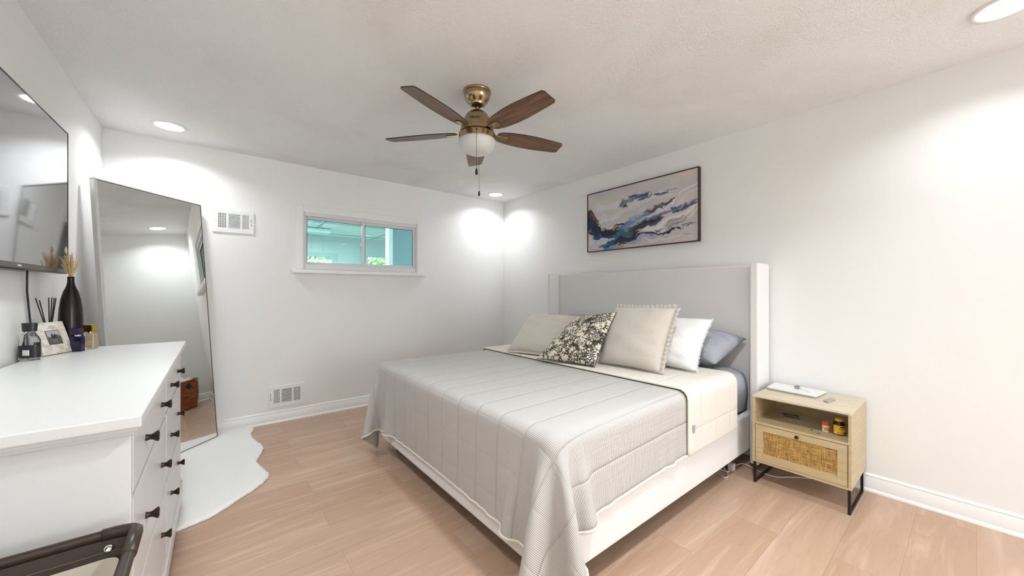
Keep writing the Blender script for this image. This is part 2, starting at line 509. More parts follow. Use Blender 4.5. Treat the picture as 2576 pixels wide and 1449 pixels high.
# ---- the sunroom seen through the window
SY = 8.0
m_room2 = mat('sunroom_wall', (0.55, 0.60, 0.62), 0.7)
m_room2c = mat('sunroom_ceiling', (0.78, 0.80, 0.80), 0.7)
mb = MB()
xa, xb = -1.5, 6.0
for (a0, a1, c0, c1) in ((xa, 0.95, 0, 2.30), (1.80, 2.55, 0, 2.30), (4.6, xb, 0, 2.30), (0.95, 1.80, 0, 1.0), (0.95, 1.80, 1.88, 2.30), (2.55, 4.6, 0, 1.0), (2.55, 4.6, 1.93, 2.30)):
    mb.box(a0, a1, SY, SY + 0.12, c0, c1)
struct('wall_sunroom_back', mb, m_room2)
struct('wall_sunroom_left', MB().box(xa - 0.12, xa, y1 + TH, SY + 0.12, 0, 2.4), m_room2)
struct('wall_sunroom_right', MB().box(xb, xb + 0.12, y1 + TH, SY + 0.12, 0, 2.4), m_room2)
struct('floor_sunroom', MB().box(xa, xb, y1 + TH, SY, -0.1, -0.001), m_room2)
m_ceil2 = MB().box(xa, xb, y1 + TH, SY + 0.1, 2.30, 2.40)
struct('ceiling_sunroom', m_ceil2, m_room2c)
m_seam = mat('panel_batten', (0.30, 0.36, 0.38), 0.7)
for yy in (5.3, 6.5, 7.7):
    struct('trim_1', MB().box(xa, xb, yy - 0.012, yy + 0.012, 2.292, 2.301), m_seam)
for xx in (0.2, 1.4, 2.6, 3.8):
    struct('trim_2', MB().box(xx - 0.010, xx + 0.010, y1 + TH, SY, 2.294, 2.301), m_seam)
struct('wall_sunroom_partition', MB().box(2.13, 3.9, 5.55, 5.65, 0, 2.30), mat('partition_blue_grey', (0.26, 0.33, 0.38), 0.7))
struct('trim_3', MB().box(2.07, 2.13, 5.53, 5.67, 0, 2.30), m_room2c)
fx_ = thing('shop_light', 'long boxy light fitting on the ceiling beyond the window', 'light', (0.95, 7.2, 2.2))
part('housing', MB().box(0.3, 1.62, 7.08, 7.32, 2.22, 2.292), mat('fitting_white', (0.8, 0.85, 0.85), 0.5), fx_, bevel=0.006)
# planting outside its openings
rng = np.random.default_rng(4)
def bush(name, cx, cy, cz, r, label):
    mb = MB()
    n = 2600
    d = rng.normal(size=(n, 3)); d /= np.linalg.norm(d, axis=1)[:, None]
    for k in range(n):
        c = Vector((cx, cy, cz)) + Vector(d[k] * np.array([r[0], r[1], r[2]]) * rng.uniform(0.75, 1.0))
        a = Vector(rng.normal(size=3)).normalized(); b = a.orthogonal().normalized(); s_l = rng.uniform(0.05, 0.09)
        mb.add([c - a * s_l, c + b * s_l * 0.5, c + a * s_l, c - b * s_l * 0.5], [(0, 1, 2, 3)])
    o = part(name, mb, m_leaf, norm=False)
    tagobj(o, label, 'shrub')
m_leaf = mat('green_leaves', (0.20, 0.50, 0.12), 0.6)
bush('leafy_bush', 1.2, 9.3, 1.33, (1.3, 0.6, 1.35), 'green leafy bush outside the left opening beyond the window')
bush('leafy_bush', 4.3, 9.3, 1.33, (1.7, 0.6, 1.35), 'pale green bush outside, low in the right pane')
struct('ground', MB().box(-8, 12, SY + 0.12, 16, -0.12, -0.02), mat('lawn', (0.12, 0.28, 0.06), 0.9))

# ------------------------------------------------------------------ recessed lamps: those in view, plus unseen ones added for even light
DL = None
lab = ['recessed ceiling light in the left back corner above the leaning mirror',
       'recessed ceiling light in the far corner, beyond the fan',
       'recessed ceiling light cut off by the top right of the view',
       'recessed ceiling light added unseen just behind the viewer on the left, for fill', 'recessed ceiling light at the back of the room behind the viewer, left, added unseen for fill',
       'recessed ceiling light at the back of the room behind the viewer, middle, added unseen for fill', 'recessed ceiling light at the back of the room behind the viewer, right, added unseen for fill',
       'recessed ceiling light over the dresser, above the view, added for fill', 'recessed ceiling light nearly overhead, above the view, added for fill']
for k, (lx, ly) in enumerate(LAMPS):
    if DL is None:
        DL = thing('recessed_light', lab[0], 'ceiling light', (lx, ly, H), 0, 'recessed ceiling lights')
        part('trim_ring', MB().lathe([(0.078, 0.006), (0.080, -0.006), (0.088, -0.008), (0.098, -0.006), (0.102, 0.0), (0.102, 0.006)], (lx, ly, H), n=48, cap=False), m_plate, DL, smooth=True)
        part('lens', MB().lathe([(0.0799, 0.0), (0.0799, -0.003), (0.05, -0.0042), (0.001, -0.005)], (lx, ly, H), n=48), m_lamp, DL, smooth=True)
    else:
        copy_thing(DL, (lx, ly, H), label=lab[k])
    ld = bpy.data.lights.new('lamp', 'AREA'); ld.shape = 'DISK'; ld.size = 0.15
    ld.energy = LAMP_W[k]; ld.color = LAMP_COL; ld.spread = math.radians(140)
    lo = link(bpy.data.objects.new('lamp', ld)); lo.location = (lx, ly, H - 0.012)
# unseen area lamp added to brighten the sunroom
ld = bpy.data.lights.new('sunroom_fill', 'AREA'); ld.size = 1.2; ld.energy = 95; ld.color = (1, 1, 1)
lo = link(bpy.data.objects.new('sunroom_fill', ld)); lo.location = (1.0, 6.0, 2.27)

# ------------------------------------------------------------------ wall registers
def register(ox, oz, w, h, flip, label):
    """louvred register on the back wall, lower left corner at ox, oz"""
    t_ = thing('wall_vent', label, 'vent', (ox + w / 2, y1, oz), 0, None)
    yf = y1 - 0.010
    hole_y = (oz + 0.038, oz + h - 0.030)
    cols = [(0.036, 0.092), (0.107, 0.188), (0.203, 0.250)]
    if flip:
        cols = [(w - b, w - a) for a, b in cols][::-1]
    mb = MB()
    xs = [0] + [q for c in cols for q in c] + [w]
    for a, b in zip(xs[0::2], xs[1::2]):
        mb.box(ox + a, ox + b, yf, yf + 0.003, hole_y[0], hole_y[1])
    mb.box(ox, ox + w, yf, yf + 0.003, oz + 0.0, hole_y[0]); mb.box(ox, ox + w, yf, yf + 0.003, hole_y[1], oz + h)
    for q in ((ox - 0.002, ox + 0.002, oz, oz + h), (ox + w - 0.002, ox + w + 0.002, oz, oz + h), (ox, ox + w, oz - 0.002, oz + 0.002), (ox, ox + w, oz + h - 0.002, oz + h + 0.002)):
        mb.box(q[0], q[1], yf, y1, q[2], q[3])
    part('plate', mb, m_plate, t_, bevel=0.0012)
    part('duct', MB().box(ox + 0.02, ox + w - 0.02, y1 - 0.0015, y1 - 0.0005, oz + 0.02, oz + h - 0.02), m_dark, t_)
    sl = MB()
    for ci, (a, b) in enumerate(cols):
        if ci == 1:
            n = 11
            for k in range(n):
                z = hole_y[0] + (k + 0.5) * (hole_y[1] - hole_y[0]) / n
                sl.obox((ox + (a + b) / 2, yf + 0.0035, z), (1, 0, 0), (0, math.cos(0.6), -math.sin(0.6)), (0, math.sin(0.6), math.cos(0.6)), (b - a) / 2, 0.0030, 0.0024)
        else:
            n = 5
            for k in range(n + 1):
                x = ox + a + k * (b - a) / n
                sl.obox((x, yf + 0.0035, (hole_y[0] + hole_y[1]) / 2), (0.8, 0.6, 0), (-0.6, 0.8, 0), (0, 0, 1), 0.0022, 0.0028, (hole_y[1] - hole_y[0]) / 2)
            if (ci == 0) != flip:
                for k in range(1, 6):
                    z = hole_y[0] + k * (hole_y[1] - hole_y[0]) / 6
                    sl.box(ox + a, ox + b, yf + 0.001, yf + 0.005, z - 0.0012, z + 0.0012)
    part('louvre', sl, m_plate, t_)
    hx = ox + w - 0.018 if not flip else ox + 0.018
    part('damper_slot', MB().box(hx - 0.0015, hx + 0.0015, yf - 0.0004, yf, oz + h * 0.35, oz + h * 0.68), m_dark, t_)
    part('damper_lever', MB().obox((hx + 0.012, yf - 0.008, oz + h * 0.45), (0.8, -0.5, -0.3), (0.5, 0.86, 0), (0.3, 0, 0.95), 0.018, 0.0012, 0.003), m_plate, t_)
    sc_ = MB()
    for q in ((ox + (0.014 if not flip else w - 0.014)),):
        sc_.lathe([(0.0035, 0.0), (0.003, 0.0015), (0.001, 0.002)], (q, yf, oz + h * 0.5), axis=(0, -1, 0), n=12)
    part('screw', sc_, m_silver, t_)
    return t_
register(0.000, 1.706, 0.284, 0.190, False, 'white louvred wall vent high on the back wall, between mirror and window')
register(0.393, 0.140, 0.292, 0.190, True, 'white louvred wall vent low on the back wall, just above the baseboard')

# ------------------------------------------------------------------ ceiling fan
FC = Vector((1.238, 1.872, 0))
fan = thing('ceiling_fan', 'five-blade ceiling fan in antique brass with walnut blades and frosted bowl light', 'ceiling fan', (FC.x, FC.y, H))
cz = lambda z: (FC.x, FC.y, z)
part('canopy', MB().lathe([(0.083, 2.402), (0.085, 2.392), (0.083, 2.388), (0.078, 2.386), (0.079, 2.380), (0.074, 2.358), (0.064, 2.338), (0.053, 2.329), (0.050, 2.324), (0.047, 2.314), (0.034, 2.312), (0.030, 2.320)], cz(0), n=48), m_brass, fan, smooth='auto')
part('hanger_ball', MB().lathe([(0.001, 2.318), (0.018, 2.315), (0.029, 2.318), (0.030, 2.326)], cz(0), n=32), m_dark, fan, smooth=True)
part('downrod', MB().lathe([(0.0125, 2.278), (0.0125, 2.33)], cz(0), n=24), m_brass, fan, smooth='auto')
part('rod_collar', MB().lathe([(0.021, 2.268), (0.020, 2.281), (0.014, 2.288)], cz(0), n=24), m_brassd, fan, smooth='auto')
mot = part('motor_housing', MB().lathe([(0.02, 2.280), (0.040, 2.276), (0.055, 2.266), (0.058, 2.261), (0.064, 2.258), (0.076, 2.238), (0.083, 2.210), (0.090, 2.186), (0.100, 2.170), (0.101, 2.152), (0.092, 2.146), (0.05, 2.145)], cz(0), n=56), m_brass, fan, smooth='auto')
dvc = (Vector((0, 0, 0)) - FC).normalized()      # towards the room's near side
Rv = Vector((-dvc.y, dvc.x, 0))
def on_drum(dx, z, r):
    th = dx / r
    d = dvc * math.cos(th) + Rv * math.sin(th)
    return FC + d * r + Vector((0, 0, z))
# script lettering on the motor
cu = text_mb('Hunter', 0.022, Matrix.Identity(4), 0.0002, 0.35)
lm = MB()
lm.add([tuple(on_drum(p[0] - 0.014, 2.212 + p[1], 0.0843 - p[1] * 0.28 + p[2])) for p in cu.v], cu.f)
part('logo', lm, m_dark, mot)
part('switch_band', MB().lathe([(0.060, 2.147), (0.104, 2.142), (0.108, 2.139), (0.108, 2.110), (0.104, 2.106)], cz(0), n=56), m_brass, fan, smooth='auto')
part('band_seam', MB().lathe([(0.1060, 2.1450), (0.1082, 2.1420), (0.1082, 2.1385), (0.09, 2.141)], cz(0), n=56, cap=False), m_brassd, fan, smooth=True)
part('glass_bowl', MB().lathe([(0.100, 2.110), (0.107, 2.106), (0.1085, 2.094), (0.105, 2.074), (0.094, 2.053), (0.075, 2.037), (0.050, 2.026), (0.020, 2.0215), (0.001, 2.021)], cz(0), n=56), m_frost, fan, smooth=True)
ch = MB(); p0 = on_drum(-0.004, 2.118, 0.110)
ch.tube([p0, p0 + Vector((0, 0, -0.03)) + dvc * 0.002, (p0.x, p0.y, 1.90)], 0.0011, 6)
part('pull_chain', ch, m_brassd, fan)
part('chain_fob', MB().lathe([(0.002, 0.034), (0.005, 0.030), (0.0075, 0.012), (0.0070, 0.0), (0.004, -0.002)], (p0.x, p0.y, 1.868), n=16), m_knob, fan, smooth='auto')
part('chain_port', MB().lathe([(0.006, -0.002), (0.006, 0.002), (0.002, 0.003)], on_drum(-0.004, 2.128, 0.108), axis=dvc, n=16), m_dark, fan, smooth='auto')
p1 = on_drum(0.012, 2.10, -0.100)
part('pull_chain', MB().tube([p1, (p1.x, p1.y, 1.83)], 0.0010, 6), m_brassd, fan)
part('chain_fob', MB().lathe([(0.002, 0.030), (0.0045, 0.026), (0.0065, 0.010), (0.006, 0.0), (0.0035, -0.002)], (p1.x, p1.y, 1.80), n=16), m_knob, fan, smooth='auto')
part('canopy_screw', MB().lathe([(0.004, 0.0), (0.0035, 0.002), (0.001, 0.0025)], on_drum(0.055, 2.378, 0.078), axis=dvc, n=12), m_brassd, fan)
# blade outline: (radius, half width)
BW = [(0.128, 0.030), (0.150, 0.044), (0.20, 0.056), (0.29, 0.0645), (0.37, 0.0655), (0.45, 0.061), (0.52, 0.055), (0.567, 0.0505)]
for k in range(5):
    a = math.radians(-158.0 + 72 * k)
    e = Vector((math.cos(a), math.sin(a), 0)); s_ = Vector((-math.sin(a), math.cos(a), 0))
    tilt = Vector((0, 0, -0.22))
    sd = (s_ + tilt).normalized(); nn = e.cross(sd).normalized()
    ctr = FC + Vector((0, 0, 2.152))
    top = []; bot = []
    outl = [(r, w) for r, w in BW] + [(0.578, 0.041)] + [(0.578, -0.037)] + [(r, -w) for r, w in BW[::-1]]
    mb = MB()
    pl = [ctr + e * r + sd * w for r, w in outl]; n = len(pl)
    mb.add([p + nn * 0.003 for p in pl] + [p - nn * 0.003 for p in pl], [tuple(range(n)), tuple(reversed(range(n, 2 * n)))] + [(i, n + i, n + (i + 1) % n, (i + 1) % n) for i in range(n)])
    bl = part('blade', mb, [m_blade, m_bladeedge], fan, norm=True)
    for p in bl.data.polygons:
        if len(p.vertices) == 4:
            p.material_index = 1
    E_, S_, O_ = e.copy(), sd.copy(), ORG[fan.name].copy()
    set_uv(bl, lambda co: np.stack([(co + np.array(O_) - np.array(FC)) @ np.array(E_) + k * 1.7, (co + np.array(O_) - np.array(ctr)) @ np.array(S_)], -1))
    # iron: arm from the motor and flat plate under the blade root
    ir = MB()
    q0 = FC + e * 0.085 + Vector((0, 0, 2.158)); q1 = ctr + e * 0.125 - nn * 0.002 * (1 if nn.z > 0 else -1)
    under = -nn if nn.z > 0 else nn
    ir.hexa([q0 - sd * 0.014 - Vector((0, 0, .004)), q1 - sd * 0.016 + under * .006, q1 + sd * 0.016 + under * .006, q0 + sd * 0.014 - Vector((0, 0, .004)),
             q0 - sd * 0.014, q1 - sd * 0.016 + under * .002, q1 + sd * 0.016 + under * .002, q0 + sd * 0.014])
    ir.obox(ctr + e * 0.158 + under * 0.006, e, sd, nn, 0.036, 0.017, 0.0025)
    part('blade_iron', ir, m_brass, bl, bevel=0.001)

# ------------------------------------------------------------------ dresser
DX0, DXF = -0.600, -0.142
DY0, DY1 = 1.235, 2.795
DT = 0.916
dr = thing('dresser', 'white six-drawer dresser with flared dark bronze knobs against the left wall', 'dresser', (-0.37, 2.01, 0), math.radians(-0.30))
mb = MB()
mb.box(DX0, DXF - 0.002, DY0, DY0 + 0.022, 0.07, 0.878).box(DX0, DXF - 0.002, DY1 - 0.022, DY1, 0.07, 0.878)
mb.box(DX0, DX0 + 0.008, DY0 + 0.022, DY1 - 0.022, 0.10, 0.878)
mb.box(DX0, DXF - 0.002, DY0 + 0.022, DY1 - 0.022, 0.866, 0.878)
mb.box(DX0, DXF - 0.02, 2.010, 2.028, 0.155, 0.866)
for z in (0.150, 0.445, 0.712):
    mb.box(DX0 + 0.01, DXF - 0.012, DY0 + 0.022, DY1 - 0.022, z - 0.006, z + 0.006)
part('carcass', mb, m_white_wood, dr, bevel=0.002)
part('top', MB().box(-0.612, -0.122, 1.195, 2.832, 0.890, DT), m_white_wood, dr, bevel=0.003)
part('moulding', MB().box(-0.606, -0.130, 1.208, 2.818, 0.878, 0.890).box(-0.603, -0.136, 1.220, 2.808, 0.868, 0.879), m_white_wood, dr, bevel=0.003)
part('apron', MB().box(DX0, DXF + 0.006, DY0 - 0.006, DY0 + 0.024, 0.070, 0.140).box(DXF - 0.02, DXF + 0.006, DY0, DY1, 0.070, 0.140).box(DXF - 0.02, DXF, DY0, DY1, 0.138, 0.152)
     .box(DX0, DXF + 0.006, DY1 - 0.024, DY1 + 0.006, 0.070, 0.140), m_white_wood, dr, bevel=0.004)
for lx in (DX0 + 0.02, DXF - 0.018):
    for ly in (DY0 + 0.02, DY1 - 0.02):
        lz = 0.022 if (ly > 2 and lx > -0.3) else 0.0
        part('leg', MB().hexa([Vector((lx - .016, ly - .016, lz)), Vector((lx + .016, ly - .016, lz)), Vector((lx + .016, ly + .016, lz)), Vector((lx - .016, ly + .016, lz)),
                               Vector((lx - .022, ly - .022, .1)), Vector((lx + .022, ly - .022, .1)), Vector((lx + .022, ly + .022, .1)), Vector((lx - .022, ly + .022, .1))]), m_white_wood, dr, bevel=0.002)
KP = [(0.0090, 0.0), (0.0095, 0.001), (0.0078, 0.005), (0.0070, 0.010), (0.0088, 0.015), (0.0125, 0.020), (0.0150, 0.024), (0.0153, 0.0265), (0.0125, 0.028), (0.0120, 0.0262), (0.004, 0.0258)]
ks = {0: (1.457, 1.842), 1: (2.205, 2.565)}
for ci, (ya, yb) in enumerate(((DY0 + 0.024, 2.008), (2.030, DY1 - 0.024))):
    for (za, zb, kz) in ((0.720, 0.862, 0.79), (0.453, 0.704, 0.572), (0.158, 0.437, 0.318)):
        d = part('drawer', MB().box(DXF - 0.40, DXF - 0.001, ya + 0.002, yb - 0.002, za, zb), m_white_wood, dr, bevel=0.0025)
        for ky in ks[ci]:
            part('knob', MB().lathe(KP, (DXF - 0.001, ky, kz), axis=(1, 0, 0), n=24), m_knob, d, smooth='auto')

# ------------------------------------------------------------------ things on the dresser
Z0 = DT + 0.0005
# square-shouldered scent bottle
p_ = thing('perfume_bottle', 'clear glass scent bottle with black cap and black lower label beside the photo frame', 'perfume bottle', (-0.588, 2.445, Z0), math.radians(-38.8))
c = (-0.588, 2.445)
part('glass', MB().lathe([(0.030, 0.0), (0.040, 0.002), (0.041, 0.010), (0.041, 0.082), (0.036, 0.092), (0.026, 0.108), (0.022, 0.112), (0.022, 0.118)], (*c, Z0), n=32, sx=0.92, sy=0.55), m_clear, p_, smooth='auto')
part('dark_label', MB().lathe([(0.0415, 0.012), (0.0415, 0.058)], (*c, Z0), n=32, cap=False, sx=0.92, sy=0.57), mat('label_black', (0.012, 0.010, 0.012), 0.4), p_, smooth=True, label='black band round the lower half')
part('white_label', MB().box(c[0] + 0.002, c[0] + 0.026, c[1] - 0.0250, c[1] - 0.0215, Z0 + 0.022, Z0 + 0.044), mat('label_white', (0.75, 0.74, 0.74), 0.5), p_, label='small white label')
part('cap', MB().lathe([(0.024, 0.118), (0.026, 0.119), (0.029, 0.150), (0.028, 0.153), (0.005, 0.153)], (*c, Z0), n=32, sx=0.92, sy=0.62), m_plastic_black, p_, smooth='auto')
o = part('trinket_box', MB().box(-0.6275, -0.611, 2.480, 2.504, Z0, Z0 + 0.030), mat('orange_plastic', (0.45, 0.08, 0.015), 0.4), bevel=0.004)
tagobj(o, 'small orange-red trinket half hidden behind the black-labelled scent bottle', 'trinket')
# photo frame leaning back
fr0 = Vector((-0.572, 2.535, Z0)); fr1 = Vector((-0.512, 2.668, Z0))
ax = (fr1 - fr0).normalized(); nrm = Vector((ax.y, -ax.x, 0)); upv = (Vector((0, 0, 1)) * 0.955 - nrm * 0.295).normalized(); nf = ax.cross(upv)
if nf.dot(nrm) < 0: nf = -nf
pf = thing('photo_frame', 'square bone-mosaic photo frame holding a small black and white picture', 'photo frame', tuple((fr0 + fr1) / 2))
Wf = (fr1 - fr0).length; Hf = 0.150
m_bone = mat('bone_mosaic', (0.66, 0.60, 0.50), 0.45)
t = NT(m_bone); vo = t.n('ShaderNodeTexVoronoi'); vo.inputs['Scale'].default_value = 55; t.l(t.coord(), vo.inputs['Vector'])
t.color(t.ramp(vo.outputs['Color'], [(0.2, (0.58, 0.50, 0.40)), (0.5, (0.72, 0.68, 0.60)), (0.8, (0.76, 0.73, 0.68))]))
def fbox(u0, u1, v0, v1, d0, d1):
    return MB().hexa([fr0 + ax * u + upv * v_ + nf * d for d in (d0, d1) for u, v_ in ((u0, v0), (u1, v0), (u1, v1), (u0, v1))])
part('border', fbox(0, Wf, 0.002, Hf, -0.008, 0.004), m_bone, pf, bevel=0.002)
part('picture_mount', fbox(Wf * 0.28, Wf * 0.74, Hf * 0.30, Hf * 0.74, 0.003, 0.0048), mat('scalloped_grey', (0.10, 0.10, 0.10), 0.5), pf, bevel=0.0006)
ng = 26; U, V = np.meshgrid(np.linspace(0, 1, ng), np.linspace(0, 1, ng), indexing='ij')
P = np.array([[list(fr0 + ax * (Wf * (0.30 + 0.42 * U[i, j])) + upv * (Hf * (0.32 + 0.40 * V[i, j])) + nf * 0.0052) for j in range(ng)] for i in range(ng)])
mbp = MB(); mbp.grid(P)
ph = part('photograph', mbp, m_vcol, pf, norm=False)
uu, vv = U.ravel(), V.ravel()
bw = np.where(vv > 0.62 - 0.1 * np.sin(uu * 7), 0.42, 0.10) + 0.05 * np.sin(uu * 31) * np.sin(vv * 27)
for (cx_, cy_, rx, ry) in ((0.40, 0.45, 0.10, 0.36), (0.60, 0.42, 0.11, 0.36)):
    bw = np.where(((uu - cx_) / rx) ** 2 + ((vv - cy_) / ry) ** 2 < 1, 0.035 + 0.12 * (vv < 0.4), bw)
set_vcol(ph, np.repeat(np.clip(bw, 0.01, 1)[:, None], 3, 1))
part('easel_back', MB().hexa([fr0 + ax * (Wf * q) + upv * h_ - nf * (0.008 + dd) - Vector((0, 0, 0.0)) for (q, h_, dd) in ((.4, .018, .040), (.6, .018, .040), (.6, .020, .038), (.4, .020, .038), (.4, .12, .0), (.6, .12, .0), (.6, .12, .003), (.4, .12, .003))]), m_dark, pf)
# reed diffuser behind the frame
rc = (-0.585, 2.672)
rd = thing('reed_diffuser', 'reed diffuser with black sticks standing behind the photo frame', 'reed diffuser', (*rc, Z0))
part('jar', MB().lathe([(0.024, 0.0), (0.026, 0.004), (0.026, 0.07), (0.014, 0.085), (0.012, 0.10)], (*rc, Z0), n=24), m_plastic_black, rd, smooth='auto')
for (tx, ty, tz) in ((-0.018, -0.098, 1.170), (0.000, -0.012, 1.172), (0.004, 0.012, 1.172), (0.008, 0.028, 1.170), (0.010, 0.042, 1.168), (-0.010, -0.085, 1.160)):
    part('reed', MB().tube([(rc[0] - tx * 0.3, rc[1] - ty * 0.25, Z0 + 0.01), (rc[0] + tx, rc[1] + ty, tz)], 0.0022, 6), m_plastic_black, rd)
# vase with dried grass
vc = (-0.532, 2.732)
vs_ = thing('vase', 'tall dark brown bottle vase on the dresser holding dried grasses', 'vase', (*vc, Z0))
vp = [(0.028, 0), (0.033, 0.002), (0.0385, 0.03), (0.0415, 0.08), (0.0415, 0.14), (0.0385, 0.20), (0.0335, 0.245), (0.026, 0.280), (0.0165, 0.305), (0.0122, 0.325), (0.0115, 0.346), (0.0125, 0.354), (0.0105, 0.353), (0.0095, 0.33)]
part('body', MB().lathe(vp, (*vc, Z0), n=40), mat('brown_glaze', (0.012, 0.006, 0.007), 0.22, 0.0, **{'Specular IOR Level': 0.3}), vs_, smooth=True)
rr = random.Random(3)
m_grass = mat('dried_grass', (0.52, 0.36, 0.17), 0.8)
gr = thing('dried_grasses', 'bunch of tan dried grasses standing in the brown vase', 'dried grass', (*vc, Z0 + 0.35))
mbs = MB(); mbh = MB()
for k in range(46):
    a = rr.uniform(0, 6.28); sp = rr.uniform(0, 0.042); hh = rr.uniform(0.055, 0.115)
    base_ = Vector((vc[0] + rr.uniform(-.004, .004), vc[1] + rr.uniform(-.004, .004), Z0 + 0.335))
    tip = Vector((vc[0] + math.cos(a) * sp, vc[1] + math.sin(a) * sp, Z0 + 0.355 + hh))
    mid = (base_ * 0.5 + tip * 0.5) - Vector((math.cos(a), math.sin(a), 0)) * sp * 0.15
    mbs.tube([base_, mid, tip], 0.0007, 4)
    for q in range(7):
        f = 0.45 + 0.08 * q; c0 = base_.lerp(tip, f); a2 = rr.uniform(0, 6.28)
        mbh.tube([c0, c0 + Vector((math.cos(a2) * 0.006, math.sin(a2) * 0.006, 0.012))], [0.0011, 0.0002], 4)
part('stems', mbs, m_grass, gr); part('seed_heads', mbh, m_grass, gr)
lt = Vector((vc[0] - 0.010, vc[1] - 0.028, Z0 + 0.485))
part('tall_stem', MB().tube([(*vc, Z0 + 0.34), (vc[0] - 0.004, vc[1] - 0.012, Z0 + 0.42), tuple(lt)], 0.0007, 4).tube([tuple(lt - Vector((0, -.002, .022))), tuple(lt - Vector((0, -.001, .012))), tuple(lt), tuple(lt + Vector((0, -.002, .012)))], [0.002, 0.0055, 0.0045, 0.0008], 8), m_grass, gr)
# dark blue square bottle
c = (-0.497, 2.662)
bb = thing('perfume_bottle', 'dark blue square scent bottle standing in front of the brown vase', 'perfume bottle', (*c, Z0), math.radians(-28))
part('glass', MB().box(c[0] - 0.021, c[0] + 0.021, c[1] - 0.013, c[1] + 0.013, Z0, Z0 + 0.072), mat('midnight_glass', (0.010, 0.008, 0.035), 0.08), bb, bevel=0.004)
part('collar', MB().lathe([(0.011, 0.072), (0.011, 0.078)], (*c, Z0), n=20), m_silver, bb)
part('cap', MB().box(c[0] - 0.014, c[0] + 0.014, c[1] - 0.013, c[1] + 0.013, Z0 + 0.078, Z0 + 0.108), mat('violet_cap', (0.03, 0.012, 0.07), 0.2), bb, bevel=0.003)
# clear bottle with gold cap
c = (-0.474, 2.757)
gb = thing('perfume_bottle', 'clear scent bottle with shiny gold cap, rightmost on the dresser', 'perfume bottle', (*c, Z0), math.radians(-28))
part('glass', MB().box(c[0] - 0.027, c[0] + 0.027, c[1] - 0.015, c[1] + 0.015, Z0, Z0 + 0.078), mat('amber_tint', (0.93, 0.82, 0.62), 0.05, 0.0, **{'Transmission Weight': 0.75, 'IOR': 1.4}), gb, bevel=0.006)
part('label_plate', MB().box(c[0] - 0.014, c[0] + 0.016, c[1] - 0.0165, c[1] - 0.0148, Z0 + 0.016, Z0 + 0.040), mat('label_gold', (0.62, 0.46, 0.25), 0.4), gb)
part('collar', MB().lathe([(0.010, 0.078), (0.010, 0.084)], (*c, Z0), n=20), m_gold, gb)
part('cap', MB().box(c[0] - 0.019, c[0] + 0.019, c[1] - 0.014, c[1] + 0.014, Z0 + 0.084, Z0 + 0.118), m_gold, gb, bevel=0.003)

# ------------------------------------------------------------------ television on the left wall
TY1, TY0, TZ0, TZ1 = 2.832, 1.655, 1.290, 1.986
tv = thing('television', 'wall-mounted flat television with black bezel, cut off by the left edge', 'television', (-0.600, 2.25, TZ0), math.radians(-1.5))
xs = -0.577
part('case', MB().box(xs - 0.030, xs, TY0, TY1, TZ0 - 0.004, TZ1), m_plastic_black, tv, bevel=0.003)
part('screen', MB().box(xs, xs + 0.0008, TY0 + 0.006, TY1 - 0.006, TZ0 + 0.020, TZ1 - 0.006), m_screen, tv)
m_bez = mat('bezel_grey', (0.075, 0.07, 0.075), 0.25, 0.6)
part('bezel', MB().box(xs, xs + 0.0022, TY0, TY1, TZ0 - 0.002, TZ0 + 0.019).box(xs, xs + 0.0022, TY0, TY1, TZ1 - 0.006, TZ1).box(xs, xs + 0.0022, TY1 - 0.005, TY1, TZ0, TZ1).box(xs, xs + 0.0022, TY0, TY0 + 0.005, TZ0, TZ1), [m_plastic_black], tv)
part('chin', MB().box(xs + 0.0022, xs + 0.0030, TY0 + 0.01, TY1 - 0.008, TZ0 + 0.001, TZ0 + 0.0185), m_bez, tv)
part('badge', MB().box(xs + 0.0030, xs + 0.0036, 2.268, 2.298, TZ0 + 0.006, TZ0 + 0.013), mat('badge_silver', (0.8, 0.8, 0.8), 0.3, 0.5), tv)
part('lower_lip', MB().box(xs - 0.022, xs - 0.004, 2.10, 2.36, TZ0 - 0.012, TZ0 - 0.004), m_bez, tv, bevel=0.002)
part('wall_bracket', MB().box(x0 + 0.013, xs - 0.028, 2.05, 2.40, 1.50, 1.78), m_black, tv)
o = part('black_cable', MB().tube([(-0.608, 2.50, 1.30), (-0.618, 2.54, 1.20), (-0.620, 2.575, 1.10), (-0.620, 2.60, 1.00), (-0.620, 2.61, 0.93), (-0.621, 2.61, 0.80)], 0.0034, 8), m_plastic_black, smooth=True)
tagobj(o, 'black power cord hanging down the wall below the television', 'cord')

# ------------------------------------------------------------------ leaning floor mirror
k_ = 0.983; k2_ = 0.988
MBR = Vector((0.037 * k_, 3.91 * k_, 0.022)); MTR = Vector((-0.073 * k2_, 4.0 * k2_, 1.2 + 0.715 * k2_))
mu = Vector((math.sin(math.radians(-42.8)), -math.cos(math.radians(-42.8)), 0)); MW = 0.735
mv = (MTR - MBR); ML = mv.length; mv.normalize(); mn = mu.cross(mv).normalized()
if mn.x < 0: mn = -mn          # into the room
mir = thing('floor_mirror', 'tall silver-framed floor mirror leaning back into the left corner', 'mirror', tuple(MBR + mu * MW / 2))
def mbox(u0, u1, v0, v1, d0, d1, mb=None):
    mb = mb or MB()
    return mb.hexa([MBR + mu * u + mv * v_ + mn * d for d in (d0, d1) for u, v_ in ((u0, v0), (u1, v0), (u1, v1), (u0, v1))])
D = 0.034
part('glass', mbox(0.006, MW - 0.006, 0.006, ML - 0.006, -0.004, -0.001), m_mirror, mir)
fm = MB()
mbox(0, 0.007, 0, ML, -D, 0.0, fm); mbox(MW - 0.016, MW, 0, ML, -D, 0.0, fm); mbox(0, MW, 0, 0.007, -D, 0.0, fm); mbox(0, MW, ML - 0.009, ML, -D, 0.0, fm)
part('frame', fm, m_silver, mir, bevel=0.0015)
